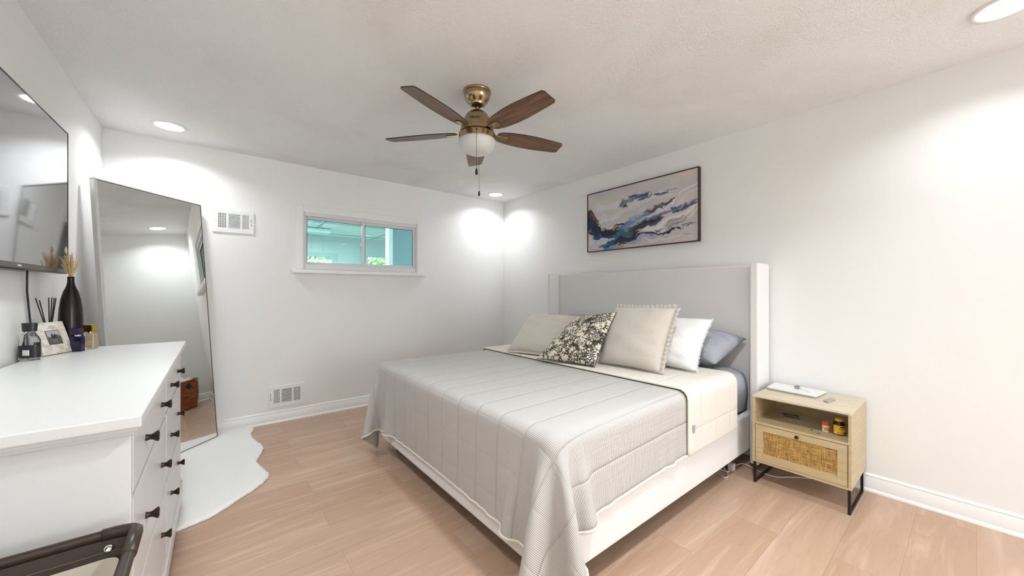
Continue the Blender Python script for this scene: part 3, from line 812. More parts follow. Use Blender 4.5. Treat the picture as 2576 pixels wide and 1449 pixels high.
part('inner_edge', mbox(0.007, 0.010, 0.007, ML - 0.009, -0.003, 0.0006).hexa([MBR + mu * u + mv * v_ + mn * d for d in (-0.003, 0.0006) for u, v_ in ((0.007, ML - .012), (MW - .016, ML - .012), (MW - .016, ML - .009), (0.007, ML - .009))])
     .hexa([MBR + mu * u + mv * v_ + mn * d for d in (-0.003, 0.0006) for u, v_ in ((0.007, .007), (MW - .016, .007), (MW - .016, .010), (0.007, .010))]), m_dark, mir)
part('backing', mbox(0.007, MW - 0.016, 0.007, ML - 0.009, -D + 0.004, -D + 0.010), mat('hardboard', (0.30, 0.24, 0.18), 0.8), mir)

# ------------------------------------------------------------------ white hide rug
rug_out = [(0.282, 3.975), (0.272, 3.89), (0.250, 3.80), (0.250, 3.70), (0.272, 3.56), (0.300, 3.44), (0.303, 3.39), (0.275, 3.28), (0.242, 3.18), (0.240, 3.12), (0.262, 3.00), (0.284, 2.90),
           (0.276, 2.835), (0.240, 2.775), (0.190, 2.715), (0.116, 2.649), (0.060, 2.59), (0.000, 2.538), (-0.07, 2.51), (-0.13, 2.492), (-0.24, 2.50), (-0.25, 2.60), (-0.25, 2.86), (-0.35, 2.875), (-0.585, 2.90),
           (-0.595, 3.3), (-0.595, 3.965), (-0.2, 3.975)]
def point_in(poly, x, y):
    ins = False; n = len(poly); j = n - 1
    for i in range(n):
        if (poly[i][1] > y) != (poly[j][1] > y) and x < (poly[j][0] - poly[i][0]) * (y - poly[i][1]) / (poly[j][1] - poly[i][1]) + poly[i][0]:
            ins = not ins
        j = i
    return ins
def rug_mesh():
    # dense outline with small tufts, rounded pile edge, filled by a constrained triangulation
    from mathutils import geometry
    rr = random.Random(5); out = []
    n = len(rug_out)
    for i in range(n):
        a = Vector(rug_out[i]); b = Vector(rug_out[(i + 1) % n]); L = (b - a).length; m = max(1, int(L / 0.012))
        for q in range(m):
            p = a.lerp(b, q / m); d = (b - a).normalized(); nn = Vector((-d.y, d.x))
            out.append(p + nn * rr.uniform(-0.0035, 0.0035))
    cen = Vector((-0.1, 3.3)); rings = []
    for (ins, z) in ((0.0, 0.001), (-0.004, 0.008), (0.004, 0.017), (0.014, 0.020)):
        ring = []
        for i, p in enumerate(out):
            a = out[i - 3]; b = out[(i + 3) % len(out)]; d = (b - a).normalized(); inn = Vector((d.y, -d.x))
            if inn.dot(cen - p) < 0 and False: inn = -inn
            ring.append((p.x + inn.x * ins * -1 * ORI, p.y + inn.y * ins * -1 * ORI, z))
        rings.append(ring)
    return rings
def signed_area(pl):
    return sum(pl[i][0] * pl[(i + 1) % len(pl)][1] - pl[(i + 1) % len(pl)][0] * pl[i][1] for i in range(len(pl))) / 2
ORI = 1 if signed_area(rug_out) > 0 else -1
rings = rug_mesh()
from mathutils import geometry as geo
N_ = len(rings[0])
mb = MB()
vs = [p for r in rings for p in r]
fs = []
for i in range(len(rings) - 1):
    for k in range(N_):
        fs.append((i * N_ + k, i * N_ + (k + 1) % N_, (i + 1) * N_ + (k + 1) % N_, (i + 1) * N_ + k))
inner = [Vector((p[0], p[1])) for p in rings[-1]]
extra = [Vector((gx_, gy_)) for gx_ in np.arange(-0.58, 0.30, 0.03) for gy_ in np.arange(2.5, 3.97, 0.03)]
ipoly = [(p.x, p.y) for p in inner]
extra = [p for p in extra if point_in(ipoly, p.x, p.y) and min((p - q).length for q in inner[::3]) > 0.02]
vin = inner + extra
ov, oe, of, _, _, _ = geo.delaunay_2d_cdt(vin, [(k, (k + 1) % N_) for k in range(N_)], [], 1, 1e-6)
rng2 = np.random.default_rng(2)
mb.add(vs, fs)
hb = [(p.x, p.y, 0.020 + (0.0 if i < N_ else 0.003 * math.sin(p.x * 17) * math.cos(p.y * 13) + float(rng2.uniform(0, 0.002)))) for i, p in enumerate(ov)]
mb.add(hb, of)
rug = part('hide_rug', mb, m_fur, smooth=True, norm=True)
bm = bmesh.new(); bm.from_mesh(rug.data); bmesh.ops.remove_doubles(bm, verts=bm.verts, dist=0.0004); bmesh.ops.recalc_face_normals(bm, faces=bm.faces); bm.to_mesh(rug.data); bm.free()
tagobj(rug, 'white faux-hide rug with wavy edge under the leaning mirror', 'rug')

# ------------------------------------------------------------------ laundry hamper
HZ = 0.678
hp = thing('laundry_hamper', 'cream canvas hamper with dark brown leather rim in front of the dresser end', 'hamper', (-0.355, 0.92, 0))
hx0, hx1, hy0, hy1 = -0.600, -0.130, 0.66, 1.168
def rrect(a0, a1, b0, b1, r, n=6):
    pts = []
    for (cx_, cy_, s0) in ((a1 - r, b1 - r, 0), (a0 + r, b1 - r, 90), (a0 + r, b0 + r, 180), (a1 - r, b0 + r, 270)):
        for q in range(n + 1):
            th = math.radians(s0 + 90 * q / n); pts.append((cx_ + r * math.cos(th), cy_ + r * math.sin(th)))
    return pts
def loft(levels, cap_b=False):
    mb = MB(); n = len(levels[0][0]); vs = [(x, y, z) for pl, z in levels for x, y in pl]
    fs = [(i * n + k, i * n + (k + 1) % n, (i + 1) * n + (k + 1) % n, (i + 1) * n + k) for i in range(len(levels) - 1) for k in range(n)]
    if cap_b: fs.append(tuple(reversed(range(n))))
    return mb.add(vs, fs)
o_ = 0.0
cb = loft([(rrect(hx0 + .03, hx1 - .03, hy0 + .03, hy1 - .03, .03), 0.012), (rrect(hx0 + .006, hx1 - .006, hy0 + .006, hy1 - .006, .03), 0.60), (rrect(hx0 + .004, hx1 - .004, hy0 + .004, hy1 - .004, .03), HZ - .008)], True)
ci_ = loft([(rrect(hx0 + .05, hx1 - .05, hy0 + .05, hy1 - .05, .03), 0.03), (rrect(hx0 + .028, hx1 - .028, hy0 + .028, hy1 - .028, .03), 0.50), (rrect(hx0 + .0225, hx1 - .0225, hy0 + .0225, hy1 - .0225, .025), HZ - .040)], True)
cb.add(ci_.v, ci_.f)
part('canvas_bag', cb, m_canvas, hp, smooth='auto')
part('rim', MB().tube([(x, y, HZ) for x, y in rrect(hx0, hx1, hy0, hy1, .026, 8)], 0.0105, 12, closed=True), m_leather, hp, smooth=True)
part('leather_band', loft([(rrect(hx0 + .020, hx1 - .020, hy0 + .020, hy1 - .020, .022, 8), HZ - .050), (rrect(hx0 + .005, hx1 - .005, hy0 + .005, hy1 - .005, .024, 8), HZ - .002)]), m_leather, hp, smooth=True)
part('stitching', MB().tube([(x, y, HZ - .030) for x, y in rrect(hx0 + .0160, hx1 - .0160, hy0 + .0160, hy1 - .0160, .022, 8)], 0.0008, 5, closed=True), mat('thread_tan', (0.20, 0.12, 0.08), 0.7), hp)
part('corner_sleeve', MB().tube([(-0.184, 1.168, HZ), (-0.166, 1.168, HZ), (-0.154, 1.166, HZ), (-0.138, 1.160, HZ), (-0.131, 1.150, HZ), (-0.130, 1.138, HZ), (-0.130, 1.05, HZ)], 0.0125, 12), m_leather, hp, smooth=True)
part('snap', MB().lathe([(0.0070, 0.0), (0.0068, 0.002), (0.0050, 0.003), (0.003, 0.0018), (0.001, 0.0018)], (-0.172, 1.1530, HZ - .024), axis=(0, -1, 0.35), n=20), mat('chrome', (0.8, 0.8, 0.8), 0.12, 1.0), hp, smooth='auto', label='round chrome snap')
part('handle', MB().tube([(-0.153, 0.985, HZ - .032), (-0.154, 0.978, HZ - .029), (-0.156, 0.960, HZ - .028), (-0.159, 0.92, HZ - .034), (-0.161, 0.86, HZ - .040)], [0.005, 0.0110, 0.0125, 0.0125, 0.0125], 12), mat('taupe_leather', (0.075, 0.052, 0.040), 0.5), hp, smooth=True)

# ------------------------------------------------------------------ bed
BX0, BX1, BY0, BY1 = 0.977, 2.965, 0.967, 2.855
bed = thing('bed', 'wingback upholstered bed frame in pale oatmeal linen against the right wall', 'bed', (2.0, 1.91, 0))
mb = MB().box(BX0, BX0 + 0.055, BY0, BY1, 0.113, 0.36)
part('footboard', mb, m_linen, bed, bevel=0.018, seg=4, smooth='auto')
part('side_rail', MB().box(BX0 + 0.04, BX1, BY0, BY0 + 0.05, 0.113, 0.36), m_linen, bed, bevel=0.012, seg=3, smooth='auto')
part('side_rail', MB().box(BX0 + 0.04, BX1, BY1 - 0.05, BY1, 0.113, 0.36), m_linen, bed, bevel=0.012, seg=3, smooth='auto')
part('headboard_panel', MB().box(2.980, 3.062, 0.955, 2.875, 0.10, 1.388), m_linen, bed, bevel=0.012, seg=3, smooth='auto')
part('wing', MB().box(2.850, 3.064, 0.908, 0.960, 0.028, 1.394), m_linen, bed, bevel=0.010, seg=3, smooth='auto')
part('wing', MB().box(2.850, 3.064, 2.872, 2.924, 0.028, 1.394), m_linen, bed, bevel=0.010, seg=3, smooth='auto')
part('slat_base', MB().box(BX0 + 0.055, BX1, BY0 + 0.05, BY1 - 0.05, 0.30, 0.335), m_dark, bed)
for lx in (1.10, 2.86):
    for ly in (1.10, 2.72):
        part('leg', MB().lathe([(0.022, 0.0), (0.030, 0.115)], (lx, ly, 0), n=20), m_black, bed, smooth='auto')
for lx in (1.5, 2.3):
    part('leg', MB().lathe([(0.022, 0.0), (0.022, 0.31)], (lx, 1.91, 0), n=20), m_black, bed, smooth='auto')
part('rail_seam', MB().box(1.009, 1.0105, BY0 - 0.0004, BY0 + 0.01, 0.12, 0.35), m_linen, bed)

# mattress in a grey-blue fitted sheet: rounded, a little wrinkled
def rounded_box_grid(bx0, bx1, by0, by1, bz0, bz1, r, nx, ny, nz, wob):
    bm = bmesh.new()
    bmesh.ops.create_cube(bm, size=1.0)
    bmesh.ops.subdivide_edges(bm, edges=bm.edges, cuts=24, use_grid_fill=True)
    sx, sy, sz = bx1 - bx0, by1 - by0, bz1 - bz0
    rs = random.Random(8)
    for v_ in bm.verts:
        p = Vector((v_.co.x * sx, v_.co.y * sy, v_.co.z * sz))
        q = Vector((max(-sx / 2 + r, min(sx / 2 - r, p.x)), max(-sy / 2 + r, min(sy / 2 - r, p.y)), max(-sz / 2 + r, min(sz / 2 - r, p.z))))
        d = p - q
        if d.length > 1e-9:
            p = q + d.normalized() * r
        w_ = wob * (math.sin(p.x * 21 + p.z * 17) * math.cos(p.y * 19 + p.z * 9) + 0.6 * math.sin(p.x * 47 + p.y * 31))
        bulge = 0.020 * math.cos(min(1, abs(p.z) / (sz / 2)) * math.pi / 2) if abs(p.y) > sy / 2 - r * 1.01 else 0
        p.y += math.copysign(bulge, p.y) if p.y else 0
        v_.co = p + (d.normalized() * w_ if d.length > 1e-9 else Vector()) + Vector(((bx0 + bx1) / 2, (by0 + by1) / 2, (bz0 + bz1) / 2))
    mb = MB(); bm.verts.ensure_lookup_table()
    mb.add([tuple(v_.co) for v_ in bm.verts], [tuple(v_.index for v_ in f.verts) for f in bm.faces]); bm.free()
    return mb
mt = part('mattress', rounded_box_grid(1.035, 2.968, 1.005, 2.815, 0.336, 0.655, 0.075, 0, 0, 0, 0.004), m_grey, smooth=True)
tagobj(mt, 'thick mattress in a grey-blue fitted sheet, bare near the headboard', 'mattress')

# ---- draped bedding, relaxed as cloth over the mattress and rails
def drape(xa, xb, ya, yb, step, off, seed, steps=170, iters=26, pin_x=None, round_c=0.0):
    """sheet laid flat over the bed block, then let fall; returns (P, S) positions and sheet coordinates"""
    us = np.arange(xa, xb + 1e-6, step); vs_ = np.arange(ya, yb + 1e-6, step)
    U, V = np.meshgrid(us, vs_, indexing='ij')
    n, m = U.shape
    top = 0.660 + off
    P = np.stack([U, V, np.full_like(U, top)], -1)
    rg = np.random.default_rng(seed)
    P[..., 2] += rg.uniform(0, 0.002, U.shape)
    lo = np.array([BX0 - 0.004 - off + 0.05, BY0 - 0.004 - off + 0.05, -1.0]); hi = np.array([9.0, BY1 + 0.004 + off - 0.05, top - 0.05]); rad = 0.05
    prev = P.copy()
    L = step
    def cons(P, A, B, rest, w):
        d = B - A; l = np.sqrt((d ** 2).sum(-1, keepdims=True)) + 1e-9
        c = d * (0.5 * w * (l - rest) / l)
        A += c; B -= c
    g = 9.8 * 0.012 ** 2
    for it in range(steps):
        vel = (P - prev) * (0.985 if it < steps * 0.6 else 0.93)
        prev = P.copy()
        P = P + vel
        P[..., 2] -= g
        for k in range(iters):
            for ax_ in (0, 1):
                Q = P if ax_ == 0 else P.transpose(1, 0, 2)
                for s0 in (0, 1):
                    e = Q.shape[0] - ((Q.shape[0] - s0) % 2)
                    cons(P, Q[s0:e:2], Q[s0 + 1:e:2], L, 1.0)
                if k % 2 == 0:
                    for s0 in range(0, 6, 2):
                        pass
                    for s0 in (0, 1, 2, 3):
                        a_ = Q[s0::4]; b_ = Q[s0 + 2::4]; q = min(len(a_), len(b_))
                        cons(P, a_[:q], b_[:q], 2 * L, 0.25)
            for s0 in (0, 1):
                for s1 in (0, 1):
                    a_ = P[s0::2, s1::2]; b_ = P[s0 + 1::2, s1 + 1::2]; q, r_ = min(a_.shape[0], b_.shape[0]), min(a_.shape[1], b_.shape[1])
                    cons(P, a_[:q, :r_], b_[:q, :r_], L * 1.41421, 0.22)
                    a_ = P[s0::2, s1 + 1::2]; b_ = P[s0 + 1::2, s1::2]; q, r_ = min(a_.shape[0], b_.shape[0]), min(a_.shape[1], b_.shape[1])
                    cons(P, a_[:q, :r_], b_[:q, :r_], L * 1.41421, 0.22)
            # collision with the rounded bed block
            q = np.clip(P, lo, hi); d = P - q; l = np.sqrt((d ** 2).sum(-1)); ins = l < rad
            inside0 = l < 1e-7
            nd = np.where(inside0[..., None], np.array([0, 0, 1.0]), d / np.maximum(l, 1e-9)[..., None])
            tgt = q + nd * rad
            P[ins] = tgt[ins]
            P[..., 2] = np.maximum(P[..., 2], 0.012)
            if k == iters - 1:     # friction
                f = 0.85 * (nd[..., 2] > 0.6) + 0.35 * (nd[..., 2] <= 0.6)
                fr = np.where(ins, f, 0.0)[..., None]
                prev = prev + (P - prev) * fr
        onb = (U > 2.4) if pin_x is None else (U > pin_x)
        tpin = onb & (V > BY0 + 0.05) & (V < BY1 - 0.05)
        P[tpin] = np.stack([U, V, np.full_like(U, top)], -1)[tpin]; prev[tpin] = P[tpin]
    return P, np.stack([U, V], -1)

def cloth_object(name, P, S, m, parent, thick, label=None, keep=None):
    a, b = S.shape[:2]
    mb = MB()
    idx = -np.ones((a, b), int); vs = []
    kp = np.ones((a, b), bool) if keep is None else keep
    idx[kp] = np.arange(kp.sum())
    fs = []
    for i in range(a - 1):
        for j in range(b - 1):
            q = (idx[i, j], idx[i + 1, j], idx[i + 1, j + 1], idx[i, j + 1])
            if min(q) >= 0: fs.append(q)
    mb.add(P[kp].tolist(), fs)
    o = part(name, mb, m, parent, smooth=True, norm=True, subsurf=0)
    UV = S[kp]
    me = o.data; uv = me.uv_layers.new(name='UVMap')
    id_ = np.empty(len(me.loops), dtype=np.int64); me.loops.foreach_get('vertex_index', id_)
    uv.data.foreach_set('uv', UV[id_].astype(np.float32).ravel())
    md = o.modifiers.new('thick', 'SOLIDIFY'); md.thickness = thick; md.offset = 1.0
    md = o.modifiers.new('sub', 'SUBSURF'); md.levels = 1; md.render_levels = 1
    if label: o['label'] = label
    return o
def edge_tube(P, r, mask=None):
    a, b = P.shape[:2]
    loop = [P[i, 0] for i in range(a)][::-1]
    return loop
EMB_X0 = BX0 - 0.41 + 0.0
PA, SA = drape(EMB_X0, 2.06, BY0 - 0.315, BY1 + 0.315, 0.0225, 0.006, 1, pin_x=1.75)
quilt = thing('quilt', 'grey and white finely striped quilt draped over the bed, turned back to cream', 'quilt', (1.7, 1.91, 0.68))
cloth_object('striped_top', PA, SA, m_quilt, quilt, 0.007)
def tube_along(pts, r):
    return MB().tube([tuple(p) for p in pts], r, 8)
bd = np.concatenate([PA[::-1, 0], PA[0, 1:], PA[1:, -1]], 0)
part('binding', tube_along(bd, 0.0065), m_bind, quilt, smooth=True, label='cream edge binding')
PB, SB = drape(1.955, 2.60, BY0 - 0.335, BY1 + 0.335, 0.0225, 0.018, 2, pin_x=2.02)
cloth_object('turned_back_panel', PB, SB, m_cream, quilt, 0.008, label='cream reverse folded back towards the pillows')
part('binding', tube_along(PB[0], 0.0065), m_bind, quilt, smooth=True, label='cream edge binding')
i_t = 1; j_t = int((0.335 - 0.19) / 0.0225)
pt = Vector(PB[i_t, j_t]); 
part('care_tag', MB().box(pt.x + 0.004, pt.x + 0.026, pt.y - 0.0125, pt.y - 0.0105, pt.z - 0.020, pt.z + 0.022), mat('tag_grey', (0.36, 0.36, 0.40), 0.6), quilt)

# ------------------------------------------------------------------ pillows
def pillow(name, label, cat, quad, thick, m, n=44, pinch=0.06, seed=0, flange=None, edge_w=None, noise=0.004, col=None, group=None, puff=0.5):
    """quad: BL, BR, TR, TL seam corners in the room; belly on both faces"""
    BL, BR, TR, TL = [np.array(q, float) for q in quad]
    u = np.linspace(-1, 1, n); U, V = np.meshgrid(u, u, indexing='ij')
    Up = U * (1 - pinch * (1 - V ** 2) * np.abs(U) ** 3); Vp = V * (1 - pinch * (1 - U ** 2) * np.abs(V) ** 3)
    s, t_ = (Up + 1) / 2, (Vp + 1) / 2
    base = ((1 - s) * (1 - t_))[..., None] * BL + (s * (1 - t_))[..., None] * BR + (s * t_)[..., None] * TR + ((1 - s) * t_)[..., None] * TL
    nr = np.cross(BR - BL, TL - BL); nr /= np.linalg.norm(nr)
    prof = ((1 - np.abs(U) ** 2.6) * (1 - np.abs(V) ** 2.6)) ** puff
    rg = np.random.default_rng(seed)
    ph = rg.uniform(0, 6.28, 8)
    edge = (1 - prof)
    wr = noise * (np.sin(U * 5 + V * 3 + ph[0]) * np.cos(V * 6 + ph[1]) + 0.7 * edge * prof * 4 * np.sin(V * 19 + ph[2] + 2 * U) * (U > 0) + 0.5 * edge * prof * 4 * np.sin(U * 9 + 3 * V ** 2 + ph[3]) + 0.25 * np.sin(U * 8 - V * 11 + ph[4]))
    T = thick / 2 * prof
    front = base + nr * (T + wr * prof)[..., None]; back = base - nr * (T * 0.9)[..., None]
    mb = MB(); mb.grid(front)
    mb2 = MB(); mb2.grid(back[::-1])
    mb.add(mb2.v, mb2.f)
    org = (BL + BR) / 2
    o = part(name, mb, m, smooth=True, norm=False, origin=tuple(org))
    bm = bmesh.new(); bm.from_mesh(o.data)
    if col is None:
        bmesh.ops.remove_doubles(bm, verts=bm.verts, dist=0.0003)
    bmesh.ops.recalc_face_normals(bm, faces=bm.faces); bm.to_mesh(o.data); bm.free()
    for p in o.data.polygons: p.use_smooth = True
    tagobj(o, label, cat, group)
    return o, base, nr
# grey pillows lying back against the headboard
pillow('bed_pillow', 'grey-blue bed pillow reclining nearest the nightstand', 'pillow', [(2.62, 1.76, .735), (2.62, 1.085, .712), (2.935, 1.005, .865), (2.94, 1.76, .95)], 0.23, m_grey, seed=1, noise=0.006)
pillow('bed_pillow', 'grey-blue bed pillow behind the far white pillow', 'pillow', [(2.62, 2.70, .74), (2.62, 1.95, .74), (2.94, 1.95, .94), (2.94, 2.76, .93)], 0.20, m_grey, seed=2, noise=0.006)
# white pillows
pw, bs, nr = pillow('white_pillow', 'white fringed pillow between the plain beige cushion and the grey pillow', 'pillow', [(2.37, 1.74, .700), (2.345, 1.085, .700), (2.60, 1.095, 1.012), (2.60, 1.74, 1.01)], 0.17, m_whitep, seed=3, noise=0.005)
pillow('white_pillow', 'white pillow mostly hidden behind the patterned cushion', 'pillow', [(2.36, 2.62, .705), (2.36, 1.92, .705), (2.58, 1.92, .972), (2.58, 2.62, .972)], 0.15, m_whitep, seed=4, noise=0.005)
# fringe on the near edge and top of the white pillow
fm = MB(); rr = random.Random(9)
E1 = bs[-1, :, :]; E2 = bs[:, -1, :]
cen_ = bs[22, 22]
for E_, cnt in ((E1, 90), (E2, 80)):
    for k in range(cnt):
        f = k / (cnt - 1) * (len(E_) - 1); i = min(int(f), len(E_) - 2); p = E_[i] * (1 - (f - i)) + E_[i + 1] * (f - i)
        tdir = E_[i + 1] - E_[i]; tdir /= np.linalg.norm(tdir); outv = np.cross(tdir, nr); outv /= np.linalg.norm(outv)
        if np.dot(outv, p - cen_) < 0: outv = -outv
        q = p + outv * 0.009 + np.array([rr.uniform(-.003, .003) for _ in range(3)])
        fm.tube([tuple(p), tuple(q)], [0.0018, 0.0012], 5)
part('fringe', fm, m_whitep, pw)
# plain beige cushions
pb, bs, nr = pillow('beige_cushion', 'large square beige cushion with ruffled edge standing in the middle of the bed', 'cushion', [(2.125, 1.665, .698), (2.145, 1.215, .694), (2.335, 1.205, 1.095), (2.325, 1.665, 1.085)], 0.17, m_beige, seed=5, pinch=0.05, noise=0.004)
def ruffle(bs, nr, sides, w, amp, per, m, parent):
    mb = MB(); cen_ = bs[len(bs) // 2, len(bs) // 2]
    for sd_ in sides:
        E_ = {'r': bs[-1, :, :], 't': bs[:, -1, :], 'b': bs[:, 0, :], 'l': bs[0, :, :]}[sd_]
        n = 120; rows = []
        for k in range(n):
            f = k / (n - 1) * (len(E_) - 1); i = min(int(f), len(E_) - 2); p = E_[i] * (1 - (f - i)) + E_[i + 1] * (f - i)
            td = E_[i + 1] - E_[i]; td /= np.linalg.norm(td); ov_ = np.cross(td, nr); ov_ /= np.linalg.norm(ov_)
            if np.dot(ov_, p - cen_) < 0: ov_ = -ov_
            a_ = amp * math.sin(k / per * 6.28 + 0.8 * math.sin(k * 0.13))
            rows.append([p - ov_ * 0.006, p + ov_ * w * 0.5 + nr * a_ * 0.6, p + ov_ * w + nr * a_])
        mb.grid(np.array(rows))
    o = part('ruffle', mb, m, parent, smooth=True, norm=False)
    md = o.modifiers.new('thick', 'SOLIDIFY'); md.thickness = 0.003
    return o
ruffle(bs, nr, ('r', 't'), 0.026, 0.006, 8, m_beige, pb)
pb2, bs, nr = pillow('beige_cushion', 'plain beige cushion leaning at the far left of the bed behind the patterned one', 'cushion', [(1.945, 2.47, .700), (2.06, 1.99, .700), (2.30, 2.01, 1.000), (2.22, 2.49, .992)], 0.16, m_beige, seed=6, pinch=0.05, noise=0.004)
ruffle(bs, nr, ('l', 'b'), 0.016, 0.003, 9, m_beige, pb2)

# patterned cushion: floral print painted on a canvas, then carried by the cloth's vertices
class Canvas:
    def __init__(s, w, h, base):
        s.w, s.h = w, h
        s.a = np.ones((h, w, 3)) * np.array(base)
        s.X, s.Y = np.meshgrid((np.arange(w) + .5) / w, (np.arange(h) + .5) / h)
    def blend(s, mask, col):
        s.a = s.a * (1 - mask[..., None]) + np.array(col) * mask[..., None]
    def seg(s, p, q, w0, w1, col, alpha=1.0, soft=0.3, asp=1.0):
        x0_, x1_ = min(p[0], q[0]), max(p[0], q[0]); y0_, y1_ = min(p[1], q[1]), max(p[1], q[1]); m = max(w0, w1) * 2.5
        i0 = max(0, int((y0_ - m) * s.h)); i1 = min(s.h, int((y1_ + m) * s.h) + 2); j0 = max(0, int((x0_ - m) * s.w)); j1 = min(s.w, int((x1_ + m) * s.w) + 2)
        if i1 <= i0 or j1 <= j0: return
        X = (s.X[i0:i1, j0:j1] - p[0]) * asp; Y = s.Y[i0:i1, j0:j1] - p[1]
        dx, dy = (q[0] - p[0]) * asp, q[1] - p[1]; L2 = dx * dx + dy * dy + 1e-12
        t_ = np.clip((X * dx + Y * dy) / L2, 0, 1)
        d = np.hypot(X - t_ * dx, Y - t_ * dy); w_ = w0 + (w1 - w0) * t_
        mk = np.clip((w_ - d) / (w_ * soft + 1e-9), 0, 1) * alpha
        s.a[i0:i1, j0:j1] = s.a[i0:i1, j0:j1] * (1 - mk[..., None]) + np.array(col) * mk[..., None]
    def line(s, pts, w, col, taper=True, alpha=1.0, soft=0.3, asp=1.0):
        n = len(pts) - 1
        for k in range(n):
            wa = w * (1 - 0.6 * k / n) if taper else w; wb_ = w * (1 - 0.6 * (k + 1) / n) if taper else w
            s.seg(pts[k], pts[k + 1], wa, wb_, col, alpha, soft, asp)
    def sample(s, u, v):
        i = np.clip((v * s.h).astype(int), 0, s.h - 1); j = np.clip((u * s.w).astype(int), 0, s.w - 1)
        return s.a[i, j]
def floral(N=420):
    cream = (0.66, 0.59, 0.47); blk = (0.028, 0.022, 0.016); navy = (0.020, 0.018, 0.085); green = (0.05, 0.075, 0.035)
    C = Canvas(N, N, cream); r = random.Random(21)
    def leaf(x, y, a, L, w, fill=None):
        tip = (x + math.cos(a) * L, y + math.sin(a) * L)
        mid1 = (x + math.cos(a + .5) * L * .55, y + math.sin(a + .5) * L * .55); mid2 = (x + math.cos(a - .5) * L * .55, y + math.sin(a - .5) * L * .55)
        if fill: C.seg((x, y), tip, w * 1.6, w * .4, fill)
        C.line([(x, y), mid1, tip], w * .55, blk, False); C.line([(x, y), mid2, tip], w * .55, blk, False)
    def solid_leaf(x, y, a, L):
        C.seg((x, y), (x + math.cos(a) * L * .5, y + math.sin(a) * L * .5), .002, L * .22, blk); C.seg((x + math.cos(a) * L * .5, y + math.sin(a) * L * .5), (x + math.cos(a) * L, y + math.sin(a) * L), L * .22, .001, blk)
    def vine(x, y, a, n, curv, w=.0075):
        pts = [(x, y)]
        for k in range(n):
            a += curv + r.uniform(-.08, .08); x += math.cos(a) * .020; y += math.sin(a) * .020; pts.append((x, y))
            if k % 2 == 1:
                for sg in (1, -1):
                    solid_leaf(x, y, a + sg * 0.95, .040)
        C.line(pts, w, blk, True)
        return x, y, a
    for k in range(120):
        x, y = r.uniform(0.0, 1), r.uniform(0.0, 1)
        vine(x, y, r.uniform(0, 6.28), r.randint(9, 16), r.choice((-.24, -.16, .16, .24)))
    for k in range(26):
        x, y = r.uniform(0.04, .96), r.uniform(0.04, .96)
        leaf(x, y, r.uniform(0, 6.28), r.uniform(.05, .08), .008, (0.50, 0.46, 0.24) if k % 3 == 0 else None)
    for k in range(230):
        x, y = r.uniform(0.02, .98), r.uniform(0.02, .98)
        for q in range(4):
            a = q * 1.57 + r.uniform(0, .4); solid_leaf(x, y, a, .022)
    fl = [(.80, .80, .072, 1), (.50, .47, .050, 2), (.22, .50, .060, 1), (.72, .28, .050, 2), (.36, .16, .040, 2), (.90, .45, .05, 1), (.12, .78, .04, 2), (.50, .84, .055, 2), (.93, .14, .05, 1), (.10, .16, .04, 2), (.62, .63, .045, 2)]
    for x, y, R_, ty in fl:
        C.seg((x, y), (x, y), R_ * 1.2, R_ * 1.2, cream)
        np_ = 9 if ty == 1 else 6
        for q in range(np_):
            a = q * 6.283 / np_
            tip = (x + math.cos(a) * R_, y + math.sin(a) * R_)
            if ty == 1: C.seg((x + math.cos(a) * R_ * .2, y + math.sin(a) * R_ * .2), tip, R_ * .08, R_ * .20, navy)
            else: leaf(x + math.cos(a) * R_ * .35, y + math.sin(a) * R_ * .35, a, R_ * .75, R_ * .12, cream)
        C.seg((x, y), (x, y), R_ * .48, R_ * .48, navy if ty == 2 else blk); C.seg((x, y), (x, y), R_ * .22, R_ * .22, (0.45, 0.40, 0.48))
    return C
CF = floral()
NP = 300
pp, bs, nr = pillow('patterned_cushion', 'cream cushion with black and navy floral print leaning in front of the beige cushions', 'cushion', [(1.885, 2.045, .697), (2.000, 1.600, .694), (2.240, 1.600, 1.050), (2.205, 1.935, .995)], 0.16, m_vcloth, n=NP, pinch=0.05, seed=7, noise=0.003, col=True)
u = np.linspace(0, 1, NP); U, V = np.meshgrid(u, u, indexing='ij')
c_f = CF.sample(U.ravel(), V.ravel()); c_b = CF.sample(U[::-1].ravel(), V.ravel())
set_vcol(pp, np.concatenate([c_f, c_b], 0))
part('piping', MB().tube([tuple(p) for p in np.concatenate([bs[::6, 0], bs[-1, ::6], bs[::-6, -1], bs[0, ::-6]], 0)], 0.0028, 6, closed=True), mat('black_piping', (0.02, 0.018, 0.015), 0.8), pp, smooth=True)

